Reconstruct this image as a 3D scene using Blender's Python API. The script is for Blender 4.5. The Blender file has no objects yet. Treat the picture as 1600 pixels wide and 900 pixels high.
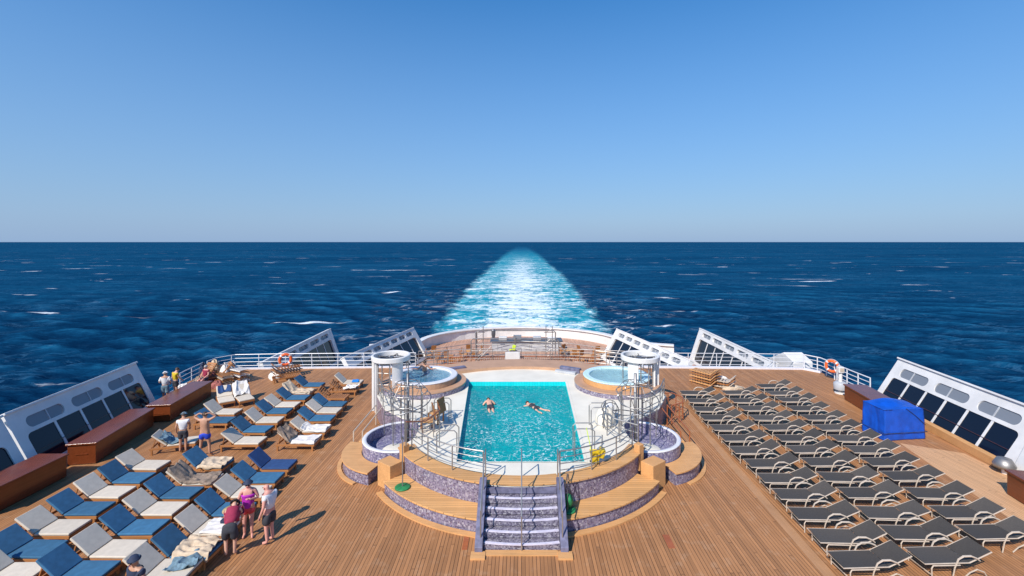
import bpy, bmesh, math, random
import numpy as np
from mathutils import Vector, Matrix, noise as mnoise
random.seed(7)
R = math.radians
sc = bpy.context.scene
col = sc.collection
PI = math.pi

# ------------------------------------------------------------------ camera, sky, sun, exposure
F, HC, VX, VY = 720.0, 9.0, 815.0, 378.0          # focal length in px, eye height above the deck, vanishing point
cam_d = bpy.data.cameras.new('camera'); cam = bpy.data.objects.new('camera', cam_d); col.objects.link(cam)
cam_d.sensor_width = 36; cam_d.lens = F/1600*36
cam_d.shift_x = -(VX-800)/1600; cam_d.shift_y = -(450-VY)/1600
cam_d.clip_start = 0.1; cam_d.clip_end = 300000
cam.location = (0, 0, HC); cam.rotation_euler = (R(90), 0, 0)
sc.camera = cam
SUN_AZ, SUN_EL = 214.0, 42.0                      # compass azimuth: 0 = +Y, clockwise towards +X
w = bpy.data.worlds.new('World'); sc.world = w; w.use_nodes = True
wn = w.node_tree; bg = wn.nodes['Background']
sky = wn.nodes.new('ShaderNodeTexSky'); sky.sky_type = 'NISHITA'; sky.sun_disc = False
sky.sun_elevation = R(SUN_EL); sky.sun_rotation = R(SUN_AZ)
sky.altitude = 0; sky.air_density = 1.0; sky.dust_density = 0.4; sky.ozone_density = 5.0
# marine haze: the clear-sky model turned paler and bluer towards the horizon
gn = wn.nodes.new('ShaderNodeTexCoord'); sx_ = wn.nodes.new('ShaderNodeSeparateXYZ'); wn.links.new(gn.outputs['Generated'], sx_.inputs[0])
rp = wn.nodes.new('ShaderNodeValToRGB'); wn.links.new(sx_.outputs[2], rp.inputs[0])
rp.color_ramp.elements[0].position = 0.0; rp.color_ramp.elements[0].color = (.93, .93, .93, 1)
rp.color_ramp.elements[1].position = .60; rp.color_ramp.elements[1].color = (0, 0, 0, 1)
hz = wn.nodes.new('ShaderNodeMix'); hz.data_type = 'RGBA'; wn.links.new(rp.outputs[0], hz.inputs[0])
hs = wn.nodes.new('ShaderNodeHueSaturation'); hs.inputs['Saturation'].default_value = 1.36; hs.inputs['Value'].default_value = 1.60
wn.links.new(sky.outputs[0], hs.inputs['Color']); wn.links.new(hs.outputs[0], hz.inputs[6]); hz.inputs[7].default_value = (2.45, 3.8, 6.0, 1)
wn.links.new(hz.outputs[2], bg.inputs[0]); bg.inputs[1].default_value = 0.102
sd = bpy.data.lights.new('sun', 'SUN'); sd.energy = 5.0; sd.angle = R(0.5); sd.color = (1, 0.95, 0.87)
sun = bpy.data.objects.new('sun', sd); col.objects.link(sun)
sv = Vector((math.sin(R(SUN_AZ))*math.cos(R(SUN_EL)), math.cos(R(SUN_AZ))*math.cos(R(SUN_EL)), math.sin(R(SUN_EL))))
sun.rotation_euler = sv.to_track_quat('Z', 'Y').to_euler()
sun.location = sv*60
sc.view_settings.view_transform = 'Standard'; sc.view_settings.look = 'None'
sc.view_settings.exposure = 0.12; sc.view_settings.gamma = 1.0

# ------------------------------------------------------------------ helpers
def at(px, py, z=0.0):
    d = F*(HC-z)/(py-VY)
    return Vector(((px-VX)*d/F, d, z))

def tag(o, label=None, cat=None, group=None, kind=None):
    if label: o['label'] = label
    if cat: o['category'] = cat
    if group: o['group'] = group
    if kind: o['kind'] = kind
    return o

def empty(name, loc, label, cat, group=None, rz=0.0):
    o = bpy.data.objects.new(name, None); col.objects.link(o)
    o.location = loc; o.rotation_euler = (0, 0, rz); o.empty_display_size = 0.2
    return tag(o, label, cat, group)

def dup(root, loc, rz=None, label=None, group=None):
    r = root.copy(); col.objects.link(r); r.location = loc
    if rz is not None: r.rotation_euler = (0, 0, rz)
    if label: r['label'] = label
    if group: r['group'] = group
    for ch in list(root.children):
        c = ch.copy(); col.objects.link(c); c.parent = r
        for g in list(ch.children):
            d = g.copy(); col.objects.link(d); d.parent = c
    return r

def link_mesh(name, me, m, parent=None, bevel=0, smooth=False, seg=2):
    o = bpy.data.objects.new(name, me); col.objects.link(o)
    if m: me.materials.append(m)
    if parent: o.parent = parent
    if smooth or bevel:
        me.polygons.foreach_set('use_smooth', [True]*len(me.polygons))
    if bevel:
        b = o.modifiers.new('bevel', 'BEVEL'); b.width = bevel; b.segments = seg; b.limit_method = 'ANGLE'
        b.angle_limit = R(40); b.harden_normals = True
    return o

class MB:
    def __init__(s): s.v = []; s.f = []
    def add(s, vs, fs):
        n = len(s.v); s.v += [tuple(v) for v in vs]; s.f += [tuple(i+n for i in f) for f in fs]
    def box(s, c, size, rot=None):
        hx, hy, hz = size[0]/2, size[1]/2, size[2]/2
        vs = [Vector((x, y, z)) for z in (-hz, hz) for x, y in ((-hx, -hy), (hx, -hy), (hx, hy), (-hx, hy))]
        if rot: vs = [rot @ v for v in vs]
        s.add([v+Vector(c) for v in vs], [(3, 2, 1, 0), (4, 5, 6, 7), (0, 1, 5, 4), (1, 2, 6, 5), (2, 3, 7, 6), (3, 0, 4, 7)])
        return s
    def beam(s, a, b, wd, h, up=Vector((0, 0, 1))):
        a, b = Vector(a), Vector(b); t = (b-a).normalized()
        sd = t.cross(up)
        if sd.length < 1e-4: sd = t.cross(Vector((0, 1, 0)))
        sd.normalize(); u = sd.cross(t).normalized()
        vs = []
        for p in (a, b):
            for i, j in ((-1, -1), (1, -1), (1, 1), (-1, 1)): vs.append(p+sd*(i*wd/2)+u*(j*h/2))
        s.add(vs, [(3, 2, 1, 0), (4, 5, 6, 7), (0, 1, 5, 4), (1, 2, 6, 5), (2, 3, 7, 6), (3, 0, 4, 7)])
        return s
    def tube(s, pts, r, n=6, closed=False):
        pts = [Vector(p) for p in pts]; m = len(pts); rings = []
        prev = None
        for i, p in enumerate(pts):
            if closed: t = pts[(i+1) % m]-pts[i-1]
            else: t = pts[min(i+1, m-1)]-pts[max(i-1, 0)]
            t.normalize()
            if prev is None:
                a = Vector((0, 0, 1)) if abs(t.z) < .9 else Vector((1, 0, 0))
                u = t.cross(a).normalized()
            else:
                u = prev-t*prev.dot(t)
                u = u.normalized() if u.length > 1e-5 else t.cross(Vector((1, 0, 0))).normalized()
            prev = u; v = t.cross(u)
            rr = r[i] if isinstance(r, (list, tuple)) else r
            rings.append([p+(u*math.cos(2*PI*k/n)+v*math.sin(2*PI*k/n))*rr for k in range(n)])
        vs = [q for rg in rings for q in rg]; fs = []
        for i in range(m if closed else m-1):
            j = (i+1) % m
            for k in range(n):
                l = (k+1) % n; fs.append((i*n+k, i*n+l, j*n+l, j*n+k))
        if not closed: fs += [tuple(range(n-1, -1, -1)), tuple((m-1)*n+k for k in range(n))]
        s.add(vs, fs); return s
    def lathe(s, c, prof, n=32, a0=0, a1=2*PI):
        c = Vector(c); full = abs(a1-a0-2*PI) < 1e-6; m = n if full else n+1; vs = []
        for i in range(m):
            a = a0+(a1-a0)*i/n
            for (r, z) in prof: vs.append(c+Vector((r*math.cos(a), r*math.sin(a), z)))
        k = len(prof); fs = []
        for i in range(n):
            j = (i+1) % m
            for q in range(k-1): fs.append((i*k+q, j*k+q, j*k+q+1, i*k+q+1))
        s.add(vs, fs); return s
    def arc_ring(s, c, r0, r1, z0, z1, a0, a1, n=24):
        c = Vector(c); vs = []
        for i in range(n+1):
            a = a0+(a1-a0)*i/n; d = Vector((math.cos(a), math.sin(a), 0))
            vs += [c+d*r0+Vector((0, 0, z0)), c+d*r1+Vector((0, 0, z0)), c+d*r1+Vector((0, 0, z1)), c+d*r0+Vector((0, 0, z1))]
        fs = []
        for i in range(n):
            p, q = i*4, i*4+4
            for k in range(4):
                l = (k+1) % 4; fs.append((p+k, q+k, q+l, p+l))
        if abs(abs(a1-a0)-2*PI) > 1e-4: fs += [(3, 2, 1, 0), (n*4, n*4+1, n*4+2, n*4+3)]
        s.add(vs, fs); return s
    def sphere(s, c, rad, n=12, m=8, rot=None, half=False):
        rad = rad if isinstance(rad, (tuple, list)) else (rad,)*3; vs = []; fs = []
        mm = m
        for i in range(mm+1):
            th = PI*i/m if not half else PI*.58*i/m
            for k in range(n):
                a = 2*PI*k/n
                v = Vector((rad[0]*math.sin(th)*math.cos(a), rad[1]*math.sin(th)*math.sin(a), rad[2]*math.cos(th)))
                if rot: v = rot @ v
                vs.append(v+Vector(c))
        for i in range(mm):
            for k in range(n):
                l = (k+1) % n; fs.append((i*n+k, (i+1)*n+k, (i+1)*n+l, i*n+l))
        s.add(vs, fs); return s
    def build(s, name, m, parent=None, bevel=0, smooth=False, seg=2, fix=True):
        me = bpy.data.meshes.new(name); me.from_pydata(s.v, [], s.f); me.update()
        if fix:
            bm = bmesh.new(); bm.from_mesh(me); bmesh.ops.remove_doubles(bm, verts=bm.verts, dist=1e-5)
            bmesh.ops.recalc_face_normals(bm, faces=bm.faces); bm.to_mesh(me); bm.free()
        return link_mesh(name, me, m, parent, bevel, smooth, seg)

def panel(outline, holes, z0, z1):
    """solid plate between z0 and z1 with openings, as mesh data"""
    cu = bpy.data.curves.new('plate', 'CURVE'); cu.dimensions = '2D'; cu.fill_mode = 'BOTH'
    cu.extrude = (z1-z0)/2
    for loop in [outline]+holes:
        sp = cu.splines.new('POLY'); sp.points.add(len(loop)-1); sp.use_cyclic_u = True
        for p, q in zip(sp.points, loop): p.co = (q[0], q[1], 0, 1)
    o = bpy.data.objects.new('plate', cu); col.objects.link(o)
    dg = bpy.context.evaluated_depsgraph_get()
    me = bpy.data.meshes.new_from_object(o.evaluated_get(dg))
    bpy.data.objects.remove(o); bpy.data.curves.remove(cu)
    me.transform(Matrix.Translation((0, 0, (z0+z1)/2)))
    me.materials.clear()
    return me

def arc(c, r, a0, a1, n):
    return [(c[0]+r*math.cos(a0+(a1-a0)*i/n), c[1]+r*math.sin(a0+(a1-a0)*i/n)) for i in range(n+1)]

def rrect(x0, y0, x1, y1, r, n=6):
    p = []
    for cx, cy, a in ((x1-r, y0+r, -PI/2), (x1-r, y1-r, 0), (x0+r, y1-r, PI/2), (x0+r, y0+r, PI)):
        p += arc((cx, cy), r, a, a+PI/2, n)
    return p

# ------------------------------------------------------------------ node helpers and materials
class NT:
    def __init__(s, name):
        s.m = bpy.data.materials.new(name); s.m.use_nodes = True; s.t = s.m.node_tree
        s.p = s.t.nodes['Principled BSDF']
    def n(s, typ, **kw):
        nd = s.t.nodes.new('ShaderNode'+typ)
        for k, v in kw.items(): setattr(nd, k, v)
        return nd
    def set(s, sock, v):
        if hasattr(v, 'is_linked') or isinstance(v, bpy.types.NodeSocket): s.t.links.new(v, sock)
        else: sock.default_value = v
    def math(s, op, a, b=0.0, c=None, clamp=False):
        nd = s.n('Math', operation=op); nd.use_clamp = clamp
        s.set(nd.inputs[0], a); s.set(nd.inputs[1], b)
        if c is not None: s.set(nd.inputs[2], c)
        return nd.outputs[0]
    def mix(s, f, a, b, bt='MIX'):
        nd = s.n('Mix', data_type='RGBA', blend_type=bt)
        s.set(nd.inputs[0], f)
        for i, v in ((6, a), (7, b)): s.set(nd.inputs[i], (*v, 1) if isinstance(v, tuple) and len(v) == 3 else v)
        return nd.outputs[2]
    def ramp(s, f, stops, interp='LINEAR'):
        nd = s.n('ValToRGB'); cr = nd.color_ramp; cr.interpolation = interp
        while len(cr.elements) < len(stops): cr.elements.new(.5)
        for e, (p, c) in zip(cr.elements, stops): e.position = p; e.color = (*c, 1) if len(c) == 3 else c
        s.set(nd.inputs[0], f); return nd.outputs[0]
    def sstep(s, v, a, b):
        nd = s.n('MapRange', interpolation_type='SMOOTHSTEP'); s.set(nd.inputs[0], v)
        s.set(nd.inputs[1], a); s.set(nd.inputs[2], b); return nd.outputs[0]
    def noise(s, vec, scale, detail=3, rough=.55, dist=0):
        nd = s.n('TexNoise'); s.set(nd.inputs['Vector'], vec); nd.inputs['Scale'].default_value = scale
        nd.inputs['Detail'].default_value = detail; nd.inputs['Roughness'].default_value = rough
        nd.inputs['Distortion'].default_value = dist; return nd.outputs['Fac']
    def mapv(s, vec, scale=(1, 1, 1), loc=(0, 0, 0), rot=(0, 0, 0)):
        nd = s.n('Mapping'); s.set(nd.inputs[0], vec); nd.inputs['Scale'].default_value = scale
        nd.inputs['Location'].default_value = loc; nd.inputs['Rotation'].default_value = rot; return nd.outputs[0]
    def pos(s): return s.n('NewGeometry').outputs['Position']
    def obj(s): return s.n('TexCoord').outputs['Object']
    def rnd(s): return s.n('ObjectInfo').outputs['Random']
    def bump(s, h, strength=.3, dist=.02):
        nd = s.n('Bump'); s.set(nd.inputs['Height'], h); s.set(nd.inputs['Strength'], strength); nd.inputs['Distance'].default_value = dist
        s.t.links.new(nd.outputs[0], s.p.inputs['Normal']); return nd.outputs[0]
    def base(s, c): s.set(s.p.inputs['Base Color'], (*c, 1) if isinstance(c, tuple) and len(c) == 3 else c)
    def prm(s, **kw):
        for k, v in kw.items(): s.set(s.p.inputs[k.replace('_', ' ')], v)

def dk(c, f): return tuple(x*f for x in c)

def simple(name, c, rough=.5, var=.15, scale=6, bump=0, metal=0, spec=.5, rndvar=0, bscale=None):
    t = NT(name); v = t.obj()
    n = t.noise(v, scale, 4)
    colr = t.mix(t.sstep(n, .3, .7), dk(c, 1-var), dk(c, 1+var))
    if rndvar:
        f = t.math('MULTIPLY_ADD', t.rnd(), 2*rndvar, 1-rndvar)
        hv = t.n('HueSaturation'); t.set(hv.inputs['Color'], colr); t.set(hv.inputs['Value'], f); colr = hv.outputs[0]
    t.base(colr); t.prm(Roughness=rough, Metallic=metal)
    t.p.inputs['Specular IOR Level'].default_value = spec
    if bump: t.bump(t.noise(v, bscale or scale*8, 3), bump, .01)
    return t.m

def wood(name, c, rough=.5, axis=0, scale=4, plank=None, var=.3, spec=.4):
    t = NT(name); v = t.obj()
    sx = [22, 22, 22]; sx[axis] = 1.2
    g = t.noise(t.mapv(v, tuple(sx)), scale*.25, 5, .6, .4)
    big = t.noise(v, 1.5, 3)
    f = t.math('MULTIPLY_ADD', big, .5, t.math('MULTIPLY', g, .6))
    t.base(t.ramp(f, [(.3, dk(c, 1-var)), (.55, c), (.8, dk(c, 1+var))]))
    t.prm(Roughness=rough); t.p.inputs['Specular IOR Level'].default_value = spec
    t.bump(g, .15, .005)
    return t.m

def planks(name, c, width=.115, length=3.5, gap=.10, dark=(.07, .035, .018), var=.28, along='Y', spec=.3, rough=.6):
    t = NT(name); v = t.pos()
    sp = t.n('SeparateXYZ'); t.set(sp.inputs[0], v)
    x, y = (sp.outputs[0], sp.outputs[1]) if along == 'Y' else (sp.outputs[1], sp.outputs[0])
    u = t.math('DIVIDE', x, width); ui = t.math('FLOOR', u); uf = t.math('FRACT', u)
    w1 = t.n('TexWhiteNoise', noise_dimensions='1D'); t.set(w1.inputs['W'], ui)
    l = t.math('ADD', t.math('DIVIDE', y, length), t.math('MULTIPLY', w1.outputs['Value'], 7.3))
    li = t.math('FLOOR', l); lf = t.math('FRACT', l)
    cmb = t.n('CombineXYZ'); t.set(cmb.inputs[0], ui); t.set(cmb.inputs[1], li)
    w2 = t.n('TexWhiteNoise', noise_dimensions='2D'); t.set(w2.inputs['Vector'], cmb.outputs[0])
    r = w2.outputs['Value']
    grain = t.noise(t.mapv(v, (30, 1.3, 1) if along == 'Y' else (1.3, 30, 1)), 1.0, 4, .6)
    stain = t.noise(v, .35, 4, .6); fine = t.noise(v, 2.3, 3)
    f = t.math('ADD', t.math('MULTIPLY', r, .34), t.math('ADD', t.math('MULTIPLY', grain, .42), t.math('MULTIPLY', stain, .60)))
    colr = t.ramp(f, [(.3, dk(c, 1-var)), (.64, c), (.95, tuple(min(1, a*(1+var)) for a in c))])
    colr = t.mix(t.math('MULTIPLY', t.sstep(fine, .52, .78), .30), colr, (.56, .37, .23))
    damp = t.sstep(t.noise(t.mapv(v, (1, .4, 1)), .22, 5, .7, .6), .52, .72)
    colr = t.mix(t.math('MULTIPLY', damp, .42), colr, dk(c, .62))
    edge = t.math('ABSOLUTE', t.math('SUBTRACT', uf, .5))
    ln = t.sstep(edge, .5-gap, .5-gap*.45)
    wob = t.sstep(t.noise(t.mapv(v, (3, .25, 1)), 1.2, 3), .25, .6)
    ln = t.math('MULTIPLY', ln, t.math('MULTIPLY_ADD', wob, .7, .3))
    le = t.math('ABSOLUTE', t.math('SUBTRACT', lf, .5)); l2 = t.sstep(le, .4955, .4985)
    allv = t.math('MAXIMUM', ln, t.math('MULTIPLY', l2, .35))
    t.base(t.mix(allv, colr, dark)); t.prm(Roughness=rough)
    t.p.inputs['Specular IOR Level'].default_value = spec
    t.bump(t.math('SUBTRACT', t.math('MULTIPLY', grain, .2), allv), .35, .006)
    return t.m

def mosaic(name, cols, size=.035):
    t = NT(name); v = t.obj()
    vo = t.n('TexVoronoi', feature='F1'); t.set(vo.inputs['Vector'], v); vo.inputs['Scale'].default_value = 1/size
    vo.inputs['Randomness'].default_value = .55
    s = t.n('SeparateColor'); t.set(s.inputs[0], vo.outputs['Color'])
    c = t.ramp(s.outputs[0], cols, 'CONSTANT')
    ed = t.sstep(vo.outputs['Distance'], .42, .58)
    big = t.sstep(t.noise(v, 1.1, 3), .35, .7)
    c = t.mix(t.math('MULTIPLY', big, .35), c, (.22, .19, .28))
    t.base(t.mix(t.math('MULTIPLY', ed, .5), c, (.28, .26, .30))); t.prm(Roughness=.28)
    return t.m

M = {}
M['deck'] = planks('deck_planks', (.365, .168, .068), width=.105, length=8.0, gap=.10, var=.34)
M['deck_far'] = planks('terrace_planks', (.50, .29, .20), width=.14)
M['trim_wood'] = wood('pale_oiled_teak', (.60, .315, .125), .5, 0, var=.25)
M['trim_planks'] = planks('bench_planks', (.60, .32, .125), width=.13, length=90.0, gap=.04, along='X', var=.2)
M['walkway'] = planks('walkway_planks', (.58, .33, .17), width=.105, length=8.0, gap=.06, var=.2)
M['step_teak'] = wood('weathered_step_teak', (.47, .275, .165), .55, 0, var=.22)
M['margin'] = wood('margin_board', (.44, .23, .11), .55, 1, var=.2)
M['lounger_wood'] = wood('lounger_teak', (.36, .15, .05), .5, 0)
M['mahogany'] = wood('varnished_mahogany', (.16, .038, .012), .22, 0, var=.35, spec=.6)
M['white'] = simple('white_paint', (.70, .675, .645), .38, .09, .9, .03)
def painted():
    t = NT('weathered_white_paint'); v = t.obj()
    c = t.mix(t.sstep(t.noise(v, .9, 4), .3, .7), (.63, .61, .585), (.74, .715, .685))
    st_ = t.math('MULTIPLY', t.sstep(t.noise(t.mapv(v, (7, 7, .5)), 1.0, 4, .6), .60, .78), t.sstep(t.noise(v, .7, 3), .42, .62))
    c = t.mix(t.math('MULTIPLY', st_, .38), c, (.40, .27, .17))
    c = t.mix(t.math('MULTIPLY', t.sstep(t.noise(v, 3.5, 4, .7), .58, .75), .25), c, (.48, .47, .46))
    t.base(c); t.prm(Roughness=.42); t.bump(t.noise(v, 8, 3), .03, .01); return t.m
M['white'] = painted()
M['white_floor'] = simple('white_resin_floor', (.74, .68, .565), .6, .07, .8, .1, bscale=20)
M['white_metal'] = simple('white_rail_paint', (.64, .65, .67), .35, .04)
M['steel'] = simple('brushed_steel', (.36, .34, .32), .48, .15, 3, metal=.75)
M['dark_steel'] = simple('dark_steel', (.16, .16, .17), .4, .2, 3, metal=.6)
M['slate'] = simple('purple_slate', (.15, .145, .215), .45, .25, 5, .25)
M['riser'] = mosaic('riser_mosaic', [(0, (.06, .05, .08)), (.3, (.13, .115, .16)), (.6, (.21, .19, .24)), (.85, (.36, .34, .36))], .04)
M['nosing'] = simple('white_nosing', (.62, .58, .68), .5, .1)
M['mosaic'] = mosaic('purple_mosaic', [(0, (.07, .055, .11)), (.3, (.15, .12, .20)), (.55, (.24, .20, .28)), (.8, (.42, .38, .42)), (.92, (.13, .08, .11))], .05)
M['mosaic_blue'] = mosaic('blue_violet_mosaic', [(0, (.07, .07, .16)), (.3, (.14, .13, .27)), (.6, (.24, .22, .36)), (.85, (.45, .44, .5))], .05)
M['cap'] = simple('pale_cap', (.68, .66, .68), .4, .05)
M['sling'] = simple('charcoal_sling', (.066, .056, .047), .75, .12, 30, .3, rndvar=.22, bscale=160)
M['tan_frame'] = simple('sand_powder_coat', (.50, .41, .32), .4, .08, 3)
M['blue_cushion'] = simple('blue_canvas', (.034, .125, .225), .85, .12, 5, .25, rndvar=.2, bscale=40)
M['navy_cushion'] = simple('navy_canvas', (.02, .06, .17), .85, .12, 5, .25)
M['white_cushion'] = simple('cream_canvas', (.61, .525, .42), .85, .06, 5, .25, rndvar=.08, bscale=40)
M['towel'] = simple('beige_towel', (.56, .43, .30), .95, .15, 9, .6, bscale=60)
M['towel_white'] = simple('white_towel', (.72, .67, .62), .95, .1, 9, .6, bscale=60)
M['towel_blue'] = simple('blue_towel', (.02, .22, .60), .95, .15, 9, .6, bscale=60)
M['towel_teal'] = simple('grey_blue_towel', (.14, .22, .27), .95, .35, 9, .6, bscale=60)
M['towel_red'] = simple('rose_towel', (.30, .10, .085), .95, .35, 12, .6, bscale=60)
M['towel_brown'] = simple('taupe_towel', (.26, .19, .14), .95, .3, 9, .6, bscale=60)
M['blue_cover'] = simple('royal_blue_tarpaulin', (.003, .075, .46), .42, .15, 3, .2, bscale=6)
M['green'] = simple('green_rubber', (.02, .19, .06), .6, .25, 8, .2)
M['yellow'] = simple('yellow_plastic', (.60, .42, .02), .4, .12, 8)
M['lime'] = simple('lime_plastic', (.55, .70, .05), .4, .12, 8)
M['orange'] = simple('orange_buoy', (.80, .13, .025), .45, .1, 8)
M['red_wood'] = wood('red_brown_handrail', (.34, .10, .035), .35, 0)
M['rubber'] = simple('black_rubber', (.02, .02, .022), .6, .2)
M['grey'] = simple('grey_panel', (.42, .43, .45), .5, .1, 2)
M['skin'] = simple('skin', (.62, .34, .235), .55, .08, 8)
M['skin_pink'] = simple('sunburnt_skin', (.66, .31, .24), .55, .08, 8)
M['skin_tan'] = simple('tanned_skin', (.48, .25, .155), .55, .1, 8)
M['hair_brown'] = simple('brown_hair', (.06, .035, .02), .6, .4, 40)
M['hair_grey'] = simple('grey_hair', (.35, .33, .31), .6, .3, 40)
M['magenta'] = simple('magenta_fabric', (.42, .015, .38), .7, .15, 8)
M['coral'] = simple('coral_fabric', (.68, .06, .07), .7, .15, 8)
M['cloth_white'] = simple('white_cotton', (.72, .71, .71), .8, .06, 8)
M['cloth_dark'] = simple('dark_shorts', (.035, .036, .045), .8, .2, 8)
M['cloth_blue'] = simple('royal_blue_shorts', (.012, .05, .48), .7, .1, 8)
M['maroon'] = simple('maroon_fabric', (.28, .018, .055), .8, .15, 8)
M['cloth_navy'] = simple('navy_fabric', (.02, .03, .065), .8, .15, 8)
M['straw'] = simple('straw', (.45, .33, .17), .9, .2, 20, .5)

def glass_mat():
    t = NT('dark_tinted_glass'); t.base((.006, .010, .022)); t.prm(Roughness=.08)
    t.p.inputs['Specular IOR Level'].default_value = .28
    n = t.noise(t.obj(), .6, 2); t.bump(n, .02, .05); return t.m
M['glass'] = glass_mat()
M['dark_rail'] = simple('dark_red_rail', (.07, .025, .025), .4, .2)
def smoked():
    t = NT('pale_smoked_glass'); tr = t.n('BsdfTransparent'); tr.inputs[0].default_value = (.55, .58, .62, 1)
    mx = t.n('MixShader'); mx.inputs[0].default_value = .72
    t.base((.26, .28, .31)); t.prm(Roughness=.2)
    o = t.t.nodes['Material Output']; t.t.links.new(tr.outputs[0], mx.inputs[1]); t.t.links.new(t.p.outputs[0], mx.inputs[2])
    t.t.links.new(mx.outputs[0], o.inputs[0]); return t.m
M['smoked'] = smoked()

def water_mat(name, tint, bscale, foam_sparkle, strength=.6, ca=(.0, .42, .44), cb=(.004, .53, .53)):
    t = NT(name); v = t.pos()
    b1 = t.noise(v, bscale, 4, .6, .6); b2 = t.noise(v, bscale*3.1, 3, .6)
    h = t.math('ADD', b1, t.math('MULTIPLY', b2, .35))
    bp = t.n('Bump'); t.set(bp.inputs['Height'], h); bp.inputs['Strength'].default_value = strength; bp.inputs['Distance'].default_value = .035
    tr = t.n('BsdfTransparent'); tr.inputs[0].default_value = (*tint, 1)
    gl = t.n('BsdfGlossy'); gl.inputs['Roughness'].default_value = .06; t.t.links.new(bp.outputs[0], gl.inputs['Normal'])
    fr = t.n('Fresnel'); fr.inputs[0].default_value = 1.33; t.t.links.new(bp.outputs[0], fr.inputs['Normal'])
    df = t.n('BsdfDiffuse'); t.t.links.new(bp.outputs[0], df.inputs['Normal'])
    deep = t.sstep(t.noise(v, .55, 3), .3, .7)
    t.set(df.inputs['Color'], t.mix(deep, ca, cb))
    a = t.n('MixShader'); a.inputs[0].default_value = .42
    t.t.links.new(tr.outputs[0], a.inputs[1]); t.t.links.new(df.outputs[0], a.inputs[2])
    m1 = t.n('MixShader'); t.t.links.new(fr.outputs[0], m1.inputs[0]); t.t.links.new(a.outputs[0], m1.inputs[1]); t.t.links.new(gl.outputs[0], m1.inputs[2])
    fleck = t.n('BsdfDiffuse'); fleck.inputs[0].default_value = (.75, .86, .86, 1)  # white flecks: sparkle painted into the pool's colour, bubbles in the bubbling tub
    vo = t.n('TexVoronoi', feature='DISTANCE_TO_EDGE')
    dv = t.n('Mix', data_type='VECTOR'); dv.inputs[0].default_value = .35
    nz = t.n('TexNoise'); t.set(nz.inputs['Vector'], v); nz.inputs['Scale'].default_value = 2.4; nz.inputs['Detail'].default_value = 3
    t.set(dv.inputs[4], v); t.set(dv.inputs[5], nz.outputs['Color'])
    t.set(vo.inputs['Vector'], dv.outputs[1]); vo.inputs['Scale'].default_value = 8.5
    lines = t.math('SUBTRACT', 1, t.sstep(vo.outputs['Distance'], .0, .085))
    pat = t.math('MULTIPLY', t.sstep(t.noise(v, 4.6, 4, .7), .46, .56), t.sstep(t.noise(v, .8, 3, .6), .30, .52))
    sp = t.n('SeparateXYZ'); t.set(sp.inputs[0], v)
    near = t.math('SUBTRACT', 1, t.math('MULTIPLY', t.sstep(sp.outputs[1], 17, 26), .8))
    f = t.math('MULTIPLY', t.math('MULTIPLY', lines, pat), t.math('MULTIPLY', near, foam_sparkle))
    m2 = t.n('MixShader'); t.set(m2.inputs[0], f); t.t.links.new(m1.outputs[0], m2.inputs[1]); t.t.links.new(fleck.outputs[0], m2.inputs[2])
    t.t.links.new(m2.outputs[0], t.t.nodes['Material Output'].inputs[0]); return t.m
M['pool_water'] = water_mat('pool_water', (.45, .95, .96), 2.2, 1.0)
M['tub_water'] = water_mat('tub_water', (.85, .97, .99), 3.0, .15, .4, (.42, .66, .68), (.50, .72, .72))
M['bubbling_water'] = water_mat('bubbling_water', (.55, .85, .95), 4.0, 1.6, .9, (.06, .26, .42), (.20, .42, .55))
def tile(name, c1, c2, size=.15):
    t = NT(name); v = t.obj(); br = t.n('TexBrick'); t.set(br.inputs['Vector'], v)
    br.offset = 0; br.inputs['Scale'].default_value = 1; br.inputs['Brick Width'].default_value = size; br.inputs['Row Height'].default_value = size
    br.inputs['Mortar Size'].default_value = .008
    br.inputs['Color1'].default_value = (*c1, 1); br.inputs['Color2'].default_value = (*c2, 1); br.inputs['Mortar'].default_value = (*dk(c1, .8), 1)
    t.base(br.outputs[0]); t.prm(Roughness=.3); return t.m
M['pool_tile'] = tile('turquoise_tile', (.0, .56, .58), (.01, .62, .62))
M['tub_tile'] = tile('pale_aqua_tile', (.55, .74, .78), (.60, .78, .80))

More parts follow.
